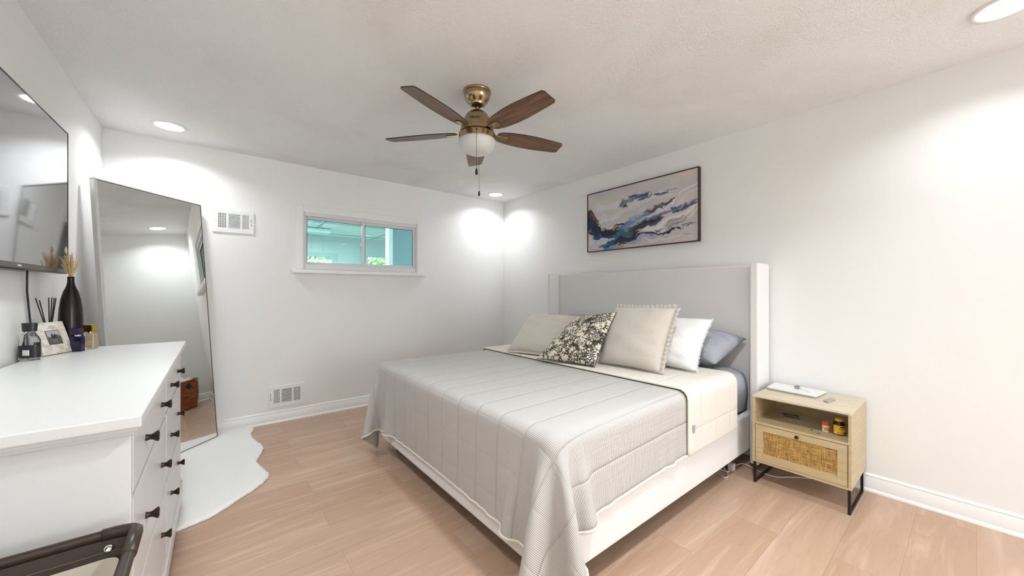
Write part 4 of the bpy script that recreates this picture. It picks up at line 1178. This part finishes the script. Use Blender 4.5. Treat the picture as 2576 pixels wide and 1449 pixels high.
# ------------------------------------------------------------------ wall art
ART = [
    ([(0.077,0.729),(0.303,0.722),(0.507,0.738),(0.75,0.772)],0.05,(0.6105,0.5972,0.6105),0.5,0.9),
    ([(0.374,0.282),(0.571,0.363),(0.807,0.563),(0.995,0.778)],0.05,(0.6584,0.6445,0.6584),0.6,0.9),
    ([(0.571,0.221),(0.751,0.27),(0.914,0.384),(0.996,0.475)],0.05,(0.6724,0.6445,0.6308),0.6,0.9),
    ([(0.077,0.531),(0.245,0.553),(0.442,0.605),(0.663,0.722)],0.04,(0.6724,0.6584,0.6724),0.5,0.9),
    ([(0.216,0.442),(0.442,0.582),(0.633,0.691)],0.03,(0.5149,0.5457,0.6445),0.4,0.9),
    ([(0.367,0.699),(0.415,0.774),(0.494,0.81),(0.571,0.802),(0.621,0.802)],0.03,(0.1413,0.1812,0.2831),0.55,0.9),
    ([(0.481,0.827),(0.546,0.79),(0.602,0.8)],0.016,(0.0482,0.0723,0.1559),0.8,0.6),
    ([(0.546,0.74),(0.59,0.751),(0.621,0.793)],0.014,(0.0319,0.0482,0.107),0.8,0.6),
    ([(0.687,0.766),(0.745,0.774)],0.012,(0.0612,0.0887,0.1714),0.8,0.6),
    ([(0.773,0.804),(0.828,0.798)],0.01,(0.1274,0.1413,0.2051),0.7,0.7),
    ([(0.367,0.699),(0.401,0.744)],0.014,(0.0612,0.0704,0.0908),0.8,0.6),
    ([(0.571,0.451),(0.608,0.505),(0.669,0.56),(0.75,0.615),(0.829,0.647)],0.03,(0.1559,0.162,0.1946),0.7,0.8),
    ([(0.59,0.5),(0.645,0.546),(0.716,0.564)],0.016,(0.0648,0.0648,0.0844),0.8,0.6),
    ([(0.745,0.606),(0.801,0.627)],0.012,(0.0319,0.0343,0.0452),0.8,0.6),
    ([(0.245,0.16),(0.374,0.282),(0.475,0.369),(0.571,0.451)],0.06,(0.1878,0.2623,0.402),0.6,0.9),
    ([(0.508,0.304),(0.602,0.387),(0.722,0.467),(0.861,0.513),(0.986,0.528)],0.032,(0.1559,0.1946,0.3419),0.7,0.8),
    ([(0.861,0.462),(0.924,0.5),(0.986,0.528)],0.022,(0.0612,0.0844,0.162),0.8,0.7),
    ([(0.818,0.518),(0.872,0.519)],0.014,(0.0382,0.0908,0.2051),0.7,0.7),
    ([(0.275,0.154),(0.374,0.224),(0.475,0.267),(0.571,0.33),(0.651,0.372),(0.728,0.413)],0.045,(0.0612,0.0844,0.1221),0.75,0.7),
    ([(0.495,0.229),(0.559,0.312),(0.633,0.367),(0.716,0.395)],0.02,(0.0262,0.0262,0.0343),0.85,0.6),
    ([(0.26,0.122),(0.36,0.135),(0.455,0.171),(0.533,0.208)],0.04,(0.0103,0.016,0.0395),0.9,0.5),
    ([(0.17,0.068),(0.275,0.118),(0.374,0.132),(0.482,0.165)],0.03,(0.007,0.016,0.0482),0.9,0.5),
    ([(0.253,0.171),(0.332,0.235),(0.401,0.264)],0.035,(0.0343,0.1221,0.162),0.75,0.7),
    ([(0.388,0.279),(0.442,0.355),(0.495,0.385)],0.03,(0.107,0.2423,0.4452),0.7,0.8),
    ([(0.008,0.664),(0.045,0.553),(0.093,0.452),(0.14,0.342)],0.045,(0.0052,0.008,0.0343),0.95,0.4),
    ([(0.016,0.499),(0.053,0.364),(0.085,0.257),(0.109,0.19)],0.05,(0.0044,0.0194,0.0612),0.95,0.4),
    ([(0.077,0.383),(0.17,0.31),(0.245,0.279),(0.318,0.296)],0.045,(0.0048,0.008,0.0296),0.95,0.4),
    ([(0.17,0.382),(0.245,0.362),(0.296,0.337)],0.028,(0.008,0.0091,0.0212),0.95,0.5),
    ([(0.296,0.372),(0.346,0.37),(0.401,0.361)],0.018,(0.0212,0.016,0.0252),0.9,0.5),
    ([(0.116,0.238),(0.186,0.222),(0.26,0.24)],0.024,(0.007,0.0395,0.0931),0.85,0.6),
    ([(0.132,0.063),(0.193,0.099),(0.245,0.113)],0.018,(0.013,0.1144,0.2623),0.9,0.5),
    ([(0.193,0.039),(0.245,0.059),(0.275,0.071)],0.018,(0.0262,0.2423,0.4851),0.85,0.6),
    ([(0.053,0.215),(0.155,0.204),(0.245,0.184)],0.022,(0.5776,0.6105,0.7305),0.9,0.5),
    ([(0.021,0.147),(0.077,0.123),(0.124,0.138)],0.03,(0.552,0.5647,0.6584),0.8,0.7),
    ([(0.14,0.439),(0.163,0.372),(0.17,0.346)],0.01,(0.7529,0.7529,0.7529),0.9,0.5),
    ([(0.021,0.66),(0.061,0.573),(0.109,0.485),(0.132,0.429)],0.007,(0.1878,0.0802,0.0212),0.9,0.5),
    ([(0.296,0.349),(0.303,0.3)],0.01,(0.5149,0.2232,0.0212),0.9,0.5),
    ([(0.016,0.398),(0.037,0.356)],0.01,(0.305,0.1413,0.0452),0.9,0.5),
    ([(0.508,0.136),(0.571,0.155),(0.663,0.165),(0.751,0.16),(0.818,0.169),(0.872,0.19)],0.014,(0.0116,0.013,0.0232),0.9,0.5),
    ([(0.527,0.143),(0.596,0.16),(0.681,0.172)],0.024,(0.0296,0.0319,0.0545),0.8,0.7),
    ([(0.681,0.204),(0.728,0.223)],0.01,(0.0452,0.0452,0.0612),0.7,0.7),
    ([(0.914,0.214),(0.961,0.256)],0.008,(0.0319,0.0343,0.0452),0.8,0.6),
    ([(0.785,0.219),(0.861,0.279),(0.925,0.371)],0.028,(0.2232,0.2423,0.2831),0.5,0.9),
    ([(0.455,0.08),(0.54,0.096),(0.633,0.129),(0.751,0.133)],0.03,(0.305,0.314,0.4452),0.6,0.9),
    ([(0.442,0.049),(0.508,0.058)],0.022,(0.3515,0.3613,0.5149),0.6,0.9),
    ([(0.275,0.024),(0.346,0.057),(0.415,0.055),(0.462,0.023)],0.014,(0.4125,0.3515,0.2961),0.9,0.5),
    ([(0.332,0.083),(0.415,0.077)],0.014,(0.013,0.0103,0.016),0.9,0.5),
    ([(0.546,0.227),(0.609,0.233),(0.669,0.249)],0.018,(0.7305,0.7157,0.7011),0.8,0.6),
    ([(0.603,0.028),(0.751,0.06),(0.966,0.052)],0.04,(0.6105,0.5647,0.5457),0.5,0.9),
    ([(0.893,0.069),(0.935,0.099)],0.02,(0.4851,0.4287,0.4452),0.5,0.9)]
def paint():
    C = Canvas(520, 300, (0.58, 0.55, 0.54))
    rg = np.random.default_rng(12)
    def fbm(fx, fy, sd):
        r_ = np.random.default_rng(sd); out = np.zeros_like(C.X); amp = 1; tot = 0
        for o in range(5):
            n1, n2 = int(fx * 2 ** o) + 3, int(fy * 2 ** o) + 3
            G = r_.normal(size=(n2, n1)); xx = C.X * (n1 - 2); yy = C.Y * (n2 - 2)
            i, j = yy.astype(int), xx.astype(int); fy_, fx_ = yy - i, xx - j
            fy_ = fy_ * fy_ * (3 - 2 * fy_); fx_ = fx_ * fx_ * (3 - 2 * fx_)
            out += amp * ((G[i, j] * (1 - fx_) + G[i, j + 1] * fx_) * (1 - fy_) + (G[i + 1, j] * (1 - fx_) + G[i + 1, j + 1] * fx_) * fy_); tot += amp; amp *= .55
        return out / tot
    n1 = fbm(5, 3, 1); n2 = fbm(4, 5, 2)
    C.blend(np.clip(.35 + .5 * n1, 0, .8), (0.46, 0.46, 0.50)); C.blend(np.clip(.25 + .6 * n2, 0, .75), (0.68, 0.58, 0.52))
    ox = fbm(8, 5, 3) * .035; oy = fbm(8, 5, 4) * .055
    X0, Y0 = C.X.copy(), C.Y.copy()
    C.X = X0 + ox; C.Y = Y0 + oy
    for (pts, w, col, al, soft) in ART:
        # each stroke: several ragged bristle passes
        for b in range(8):
            dy = rg.uniform(-w, w) * .9; dx = rg.uniform(-.03, .03)
            C.line([(p[0] + dx, p[1] + dy) for p in pts], w * rg.uniform(.55, 1.15), tuple(np.clip(np.array(col) * rg.uniform(.7, 1.3), 0, 1)), True, al, soft, 1.9)
    C.X, C.Y = X0, Y0
    return C
AY0, AY1, AZ0, AZ1 = 1.389, 2.533, 1.606, 2.208
art = thing('wall_art', 'abstract blue and grey painting in a dark walnut frame above the headboard', 'painting', (3.06, 1.96, AZ0))
fb = 0.007
part('frame', MB().box(3.046, x1 - 0.0005, AY0, AY0 + fb, AZ0, AZ1).box(3.046, x1 - 0.0005, AY1 - fb, AY1, AZ0, AZ1).box(3.046, x1 - 0.0005, AY0 + fb, AY1 - fb, AZ0, AZ0 + fb).box(3.046, x1 - 0.0005, AY0 + fb, AY1 - fb, AZ1 - fb, AZ1), m_frame_brown, art)
na, nb = 420, 230
U, V = np.meshgrid(np.linspace(0, 1, na), np.linspace(0, 1, nb), indexing='ij')
P = np.stack([np.full_like(U, 3.052), AY1 - fb - 0.001 - U * (AY1 - AY0 - 2 * fb - .002), AZ0 + fb + .001 + V * (AZ1 - AZ0 - 2 * fb - .002)], -1)
mb = MB(); mb.grid(P)
cv = part('canvas', mb, m_vcol, art, norm=False)
md = cv.modifiers.new('thick', 'SOLIDIFY'); md.thickness = 0.004
CA = paint()
set_vcol(cv, np.clip(CA.sample(U.ravel(), V.ravel()), 0.003, 1))

# ------------------------------------------------------------------ nightstands
def nightstand(ya, yb, label):
    XF, XB, Z1, Z0_ = 2.655, 3.058, 0.550, 0.133
    ns = thing('nightstand', label, 'nightstand', ((XF + XB) / 2, (ya + yb) / 2, 0), 0, 'rattan-front nightstands')
    T = 0.014
    part('top', MB().box(XF - 0.0, XB, ya, yb, Z1 - T, Z1), m_oak2, ns, bevel=0.0015)
    part('side', MB().box(XF, XB, ya, ya + T, Z0_, Z1 - T), m_oak, ns, bevel=0.0012)
    part('side', MB().box(XF, XB, yb - T, yb, Z0_, Z1 - T), m_oak, ns, bevel=0.0012)
    part('shelf', MB().box(XF, XB - 0.004, ya + T, yb - T, 0.372, 0.385), m_oak, ns, bevel=0.001)
    part('bottom', MB().box(XF, XB, ya + T, yb - T, Z0_, Z0_ + 0.012), m_oak, ns, bevel=0.001)
    part('back_panel', MB().box(XB - 0.006, XB - 0.001, ya + T, yb - T, Z0_ + .012, 0.425).box(XB - 0.006, XB - 0.001, ya + T, ya + .05, .425, Z1 - T), m_oak, ns)
    fy0, fy1, fz0, fz1 = ya + T + 0.003, yb - T - 0.003, Z0_ + 0.014, 0.369
    ry0, ry1, rz0, rz1 = 0.469 - 0.41 + ya, 0.821 - 0.41 + ya, 0.193, 0.332
    d = part('door', MB().box(XF + .001, XF + .016, fy0, ry0, fz0, fz1).box(XF + .001, XF + .016, ry1, fy1, fz0, fz1).box(XF + .001, XF + .016, ry0, ry1, fz0, rz0).box(XF + .001, XF + .016, ry0, ry1, rz1, fz1), m_oak, ns, bevel=0.0006)
    part('rattan_panel', MB().box(XF + .006, XF + .012, ry0 - .003, ry1 + .003, rz0 - .003, rz1 + .003), m_rattan, d)
    part('knob', MB().lathe([(0.005, 0.0), (0.005, 0.012), (0.0095, 0.014), (0.010, 0.020), (0.008, 0.022)], (XF + .001, (ya + yb) / 2 + .003, 0.352), axis=(-1, 0, 0), n=20), m_black, d, smooth='auto')
    for hx_, hy_ in ((.09, .19), (.05, .15)):
        part('cam_hole', MB().lathe([(0.007, 0.0), (0.007, 0.0006)], (XF + hx_, ya + hy_, 0.385), n=16), m_dark, ns)
    w = 0.013
    for (a, b) in ((ya + .004, ya + .004 + w), (yb - .004 - w, yb - .004)):
        part('leg_frame', MB().box(XF + .004, XF + .004 + w, a, b, 0, Z0_).box(XB - .030 - w, XB - .030, a, b, 0, Z0_).box(XF + .004 + w, XB - .030 - w, a, b, 0, w).box(XF + .004 + w, XB - .030 - w, a, b, Z0_ - .010, Z0_ - .0005), m_black, ns, bevel=0.001)
    return ns
nightstand(0.410, 0.878, 'pale oak nightstand with rattan drop front and black legs, right of the bed')
nightstand(2.96, 3.43, 'second pale nightstand on the far side of the bed, almost hidden')
zt = 0.5505
# long white slab
def rpoly(pts, r, n=5):
    out = []; N = len(pts)
    for i in range(N):
        p = Vector(pts[i]); a = (Vector(pts[i - 1]) - p).normalized(); b = (Vector(pts[(i + 1) % N]) - p).normalized()
        for q in range(n + 1):
            t_ = q / n; c0 = p + a * r; c1 = p + b * r
            out.append(tuple((c0 * (1 - t_) ** 2 + p * 2 * t_ * (1 - t_) + c1 * t_ ** 2)))
    return out
sl = thing('laptop', 'slim closed white laptop on the nightstand top against the wall', 'laptop', (2.95, 0.73, zt))
pts = [(2.866, 0.865), (2.842, 0.600), (3.030, 0.585), (3.052, 0.868)]
part('base', MB().prism(rpoly(pts, .016), zt, zt + .008), mat('laptop_grey', (0.35, 0.33, 0.31), 0.4), sl)
part('lid', MB().prism(rpoly([(p[0] + (.001 if i in (2, 3) else -.001), p[1]) for i, p in enumerate(pts)], .016), zt + .008, zt + .017), mat('laptop_white', (0.80, 0.79, 0.78), 0.35), sl, bevel=0.002)
zz = zt + .017
bc = thing('bracelet', 'small crumpled metal bracelet lying on the closed laptop', 'bracelet', (2.97, 0.725, zz))
r = random.Random(4)
lk = MB()
for k in range(15):
    a = k / 15 * 6.283; p = Vector((2.962 + .016 * math.cos(a) + r.uniform(-.003, .003), 0.723 + .012 * math.sin(a) + r.uniform(-.003, .003), zz + .004 + .008 * abs(math.sin(a * 1.5))))
    lk.obox(p, (math.cos(a + 1.57), math.sin(a + 1.57), 0.2), (math.cos(a), math.sin(a), 0), (0, 0, 1), .0038, .0028, .0022)
part('links', lk, mat('steel', (0.35, 0.33, 0.30), 0.25, 1.0), bc, bevel=0.0006)
part('watch_face', MB().lathe([(0.010, 0), (0.0105, .002), (0.009, .005), (0.001, .0055)], (2.965, 0.718, zz + .012), axis=(-.3, -.2, 1), n=20), mat('steel', ), bc, smooth='auto')
eb = thing('earphone', 'white earphone bud with thin white wire on the closed laptop', 'earphone', (2.93, 0.655, zz))
part('bud', MB().lathe([(0.002, 0), (0.008, .001), (0.010, .004), (0.008, .008), (0.003, .010)], (2.925, 0.650, zz), n=20, sy=1.3), mat('gloss_white', (0.85, 0.85, 0.84), 0.2), eb, smooth=True)
part('wire', MB().tube([(2.925, .655, zz + .004), (2.94, .668, zz + .004), (2.95, .690, zz + .0015), (2.975, .705, zz + .0015), (2.985, .715, zz + .0015)], 0.0011, 6), mat('gloss_white'), eb)
pbk = thing('power_bank', 'small grey power bank on the nightstand top near its right edge', 'power bank', (2.85, 0.54, zt))
pts = [(2.808, 0.560), (2.785, 0.533), (2.885, 0.517), (2.908, 0.545)]
part('case', MB().prism(rpoly(pts, .006), zt, zt + .010), mat('matte_silver', (0.45, 0.45, 0.45), 0.35, 0.6), pbk, bevel=0.002)
part('port_end', MB().prism([(2.8065, 0.557), (2.7885, 0.536), (2.7905, 0.5345), (2.809, 0.5555)], zt + .002, zt + .0085), m_dark, pbk)
# on the shelf
zs = 0.3855
lf = thing('magazine', 'glossy leaflet with dark red pictures lying on the nightstand shelf', 'leaflet', (2.94, .73, zs))
pts = [(2.985, 0.835), (2.87, 0.765), (2.875, 0.665), (3.00, 0.70)]
part('sheets', MB().prism(pts, zs, zs + .003), mat('paper_grey', (0.42, 0.40, 0.38), 0.4), lf)
part('cover_picture', MB().prism([(2.975, 0.815), (2.885, 0.765), (2.89, 0.690), (2.985, 0.72)], zs + .003, zs + .0034), mat('dark_red_print', (0.05, 0.008, 0.008), 0.3), lf)
part('cover_blaze', MB().prism([(2.955, 0.775), (2.935, 0.768), (2.925, 0.712), (2.94, 0.712)], zs + .0034, zs + .0037).prism([(2.93, 0.735), (2.92, 0.728), (2.905, 0.70), (2.915, 0.700)], zs + .0034, zs + .0037), mat('peach_print', (0.55, 0.30, 0.22), 0.4), lf)
c = (2.775, 0.541)
sb = thing('pill_bottle', 'small white pill bottle with bright orange cap on the nightstand shelf', 'pill bottle', (*c, zs))
part('body', MB().lathe([(0.014, 0), (0.0165, .002), (0.017, .006), (0.017, .036), (0.015, .040)], (*c, zs), n=28), mat('white_plastic', (0.80, 0.78, 0.74), 0.3), sb, smooth='auto')
part('cap', MB().lathe([(0.0172, .040), (0.0178, .041), (0.0178, .055), (0.016, .057), (0.001, .057)], (*c, zs), n=28), mat('orange_cap', (0.85, 0.09, 0.008), 0.35), sb, smooth='auto')
def wrap_patch(c, r, a0, a1, z0, z1, n=10):
    vs = []
    for z in (z0, z1):
        for k in range(n + 1):
            a = math.radians(a0 + (a1 - a0) * k / n); vs.append((c[0] + r * math.cos(a), c[1] + r * math.sin(a), z))
    return MB().add(vs, [(k, k + 1, n + 2 + k, n + 1 + k) for k in range(n)])
part('label', wrap_patch(c, .0174, 165, 262, zs + .008, zs + .028), mat('amber_label', (0.72, 0.30, 0.03), 0.4), sb)
c = (2.785, 0.483)
vb = thing('vitamin_bottle', 'large black vitamin bottle with yellow label and yellow cap on the nightstand shelf', 'vitamin bottle', (*c, zs))
part('body', MB().lathe([(0.022, 0), (0.0275, .003), (0.028, .008), (0.028, .055), (0.026, .064), (0.0195, .072), (0.018, .078)], (*c, zs), n=36), mat('black_gloss', (0.010, 0.008, 0.012), 0.15), vb, smooth='auto')
part('cap', MB().lathe([(0.0195, .076), (0.0200, .077), (0.0200, .090), (0.0185, .092), (0.001, .092)], (*c, zs), n=36), mat('yellow_cap', (0.85, 0.47, 0.02), 0.35), vb, smooth='auto')
lbv = part('label', wrap_patch(c, .0285, 130, 330, zs + .006, zs + .055, 20), mat('yellow_label', (0.90, 0.58, 0.04), 0.4), vb)
part('brand_box', wrap_patch(c, .0288, 200, 262, zs + .044, zs + .0515, 8), mat('maroon', (0.16, 0.01, 0.01), 0.4), lbv)
part('lower_band', wrap_patch(c, .0287, 170, 262, zs + .008, zs + .019, 8), mat('orange_band', (0.75, 0.22, 0.02), 0.4), lbv)
part('leaf_mark', wrap_patch(c, .0289, 238, 262, zs + .009, zs + .020, 5), mat('green_mark', (0.01, 0.12, 0.05), 0.4), lbv)
tx = text_mb('Magnesium', 0.0085, Matrix.Identity(4), 0.0)
tm = MB(); tm.add([(c[0] + .0291 * math.cos(math.radians(226) + p[0] / .029), c[1] + .0291 * math.sin(math.radians(226) + p[0] / .029), zs + .037 + p[1]) for p in tx.v], tx.f)
part('lettering', tm, m_dark, lbv)

# ------------------------------------------------------------------ cords under the nightstand and bed
m_cord = mat('white_cord', (0.72, 0.66, 0.62), 0.45)
def bez(pts, n=8):
    out = []
    P = [Vector(p) for p in pts]
    for i in range(len(P) - 1):
        p0 = P[max(i - 1, 0)]; p1 = P[i]; p2 = P[i + 1]; p3 = P[min(i + 2, len(P) - 1)]
        for k in range(n):
            t_ = k / n
            out.append(0.5 * ((2 * p1) + (-p0 + p2) * t_ + (2 * p0 - 5 * p1 + 4 * p2 - p3) * t_ ** 2 + (-p0 + 3 * p1 - 3 * p2 + p3) * t_ ** 3))
    out.append(P[-1]); return out
o = part('charging_cord', MB().tube(bez([(3.03, 0.55, 0.02), (2.97, 0.66, 0.006), (2.90, 0.74, 0.005), (2.83, 0.80, 0.005), (2.82, 0.88, 0.006), (2.84, 0.95, 0.012), (2.84, 1.01, 0.012), (2.73, 1.03, 0.005), (2.66, 1.03, 0.004), (2.66, 1.13, 0.004)]), 0.0032, 8), m_cord, smooth=True)
tagobj(o, 'white charging cord curling over the floor from under the nightstand', 'cord')
o = part('charging_cord', MB().tube(bez([(2.70, 1.09, 0.045), (2.655, 1.035, 0.006), (2.595, 0.998, 0.004), (2.560, 1.012, 0.004), (2.58, 1.055, 0.005), (2.62, 1.12, 0.01)]), 0.0028, 8), m_cord, smooth=True)
tagobj(o, 'short loop of white cord poking out from under the bed rail', 'cord')
o = part('plug_adapter', MB().box(2.695, 2.735, 1.005, 1.040, 0.0, 0.048), mat('adapter_white', (0.62, 0.60, 0.58), 0.4), bevel=0.004)
tagobj(o, 'small white plug adapter on the floor under the bed edge', 'adapter')

# ------------------------------------------------------------------ wicker basket beyond the bed (seen in the mirror)
bc_ = (2.57, 3.68); ba = math.radians(45)
bk = thing('laundry_basket', 'orange-brown wicker basket seen in the mirror, standing in the far corner', 'basket', (*bc_, 0), ba)
def ell(a, b, n=40):
    return [(bc_[0] + a * math.copysign(abs(math.cos(t_)) ** .75, math.cos(t_)), bc_[1] + b * math.copysign(abs(math.sin(t_)) ** .75, math.sin(t_))) for t_ in [2 * math.pi * k / n for k in range(n)]]
lv = [(ell(.17, .10), .004)]
for k in range(1, 25):
    f = k / 24; g = .012 * math.sin(f * 3.14) + (.0015 if k % 2 else -.0015)
    lv.append((ell(.17 + .055 * f + g, .10 + .025 * f + g), .004 + .35 * f))
for k in range(23, 0, -2):
    f = k / 24; lv.append((ell(.158 + .055 * f, .088 + .025 * f), .004 + .35 * f))
part('wicker_body', loft(lv, True), m_basket, bk, smooth=True)
part('rim', MB().tube([(x, y, .356) for x, y in ell(.225, .125)], .010, 8, closed=True), m_basket, bk, smooth=True)
part('handle_hole', MB().lathe([(0.034, 0), (0.034, .004)], (bc_[0] + .0, bc_[1] + .132, .290), axis=(0, 1, -0.12), n=24), m_dark, bk)
cl = MB(); n = 30
U, V = np.meshgrid(np.linspace(-1, 1, n), np.linspace(-1, 1, n), indexing='ij')
ca, sa = math.cos(ba), math.sin(ba)
X = U * .19; Y = V * .10; Z = .352 + .035 * np.sin(U * 6 + V * 3) * np.cos(V * 5) * (1 - U ** 2 * .5) + .03 * (1 - U ** 2) * (1 - V ** 2)
mbc = MB(); mbc.grid(np.stack([bc_[0] + X * ca - Y * sa, bc_[1] + X * sa + Y * ca, Z], -1))
o = part('folded_laundry', mbc, m_whitep, smooth=True, norm=False)
md = o.modifiers.new('thick', 'SOLIDIFY'); md.thickness = 0.02
tagobj(o, 'heap of white laundry in the top of the wicker basket', 'laundry')
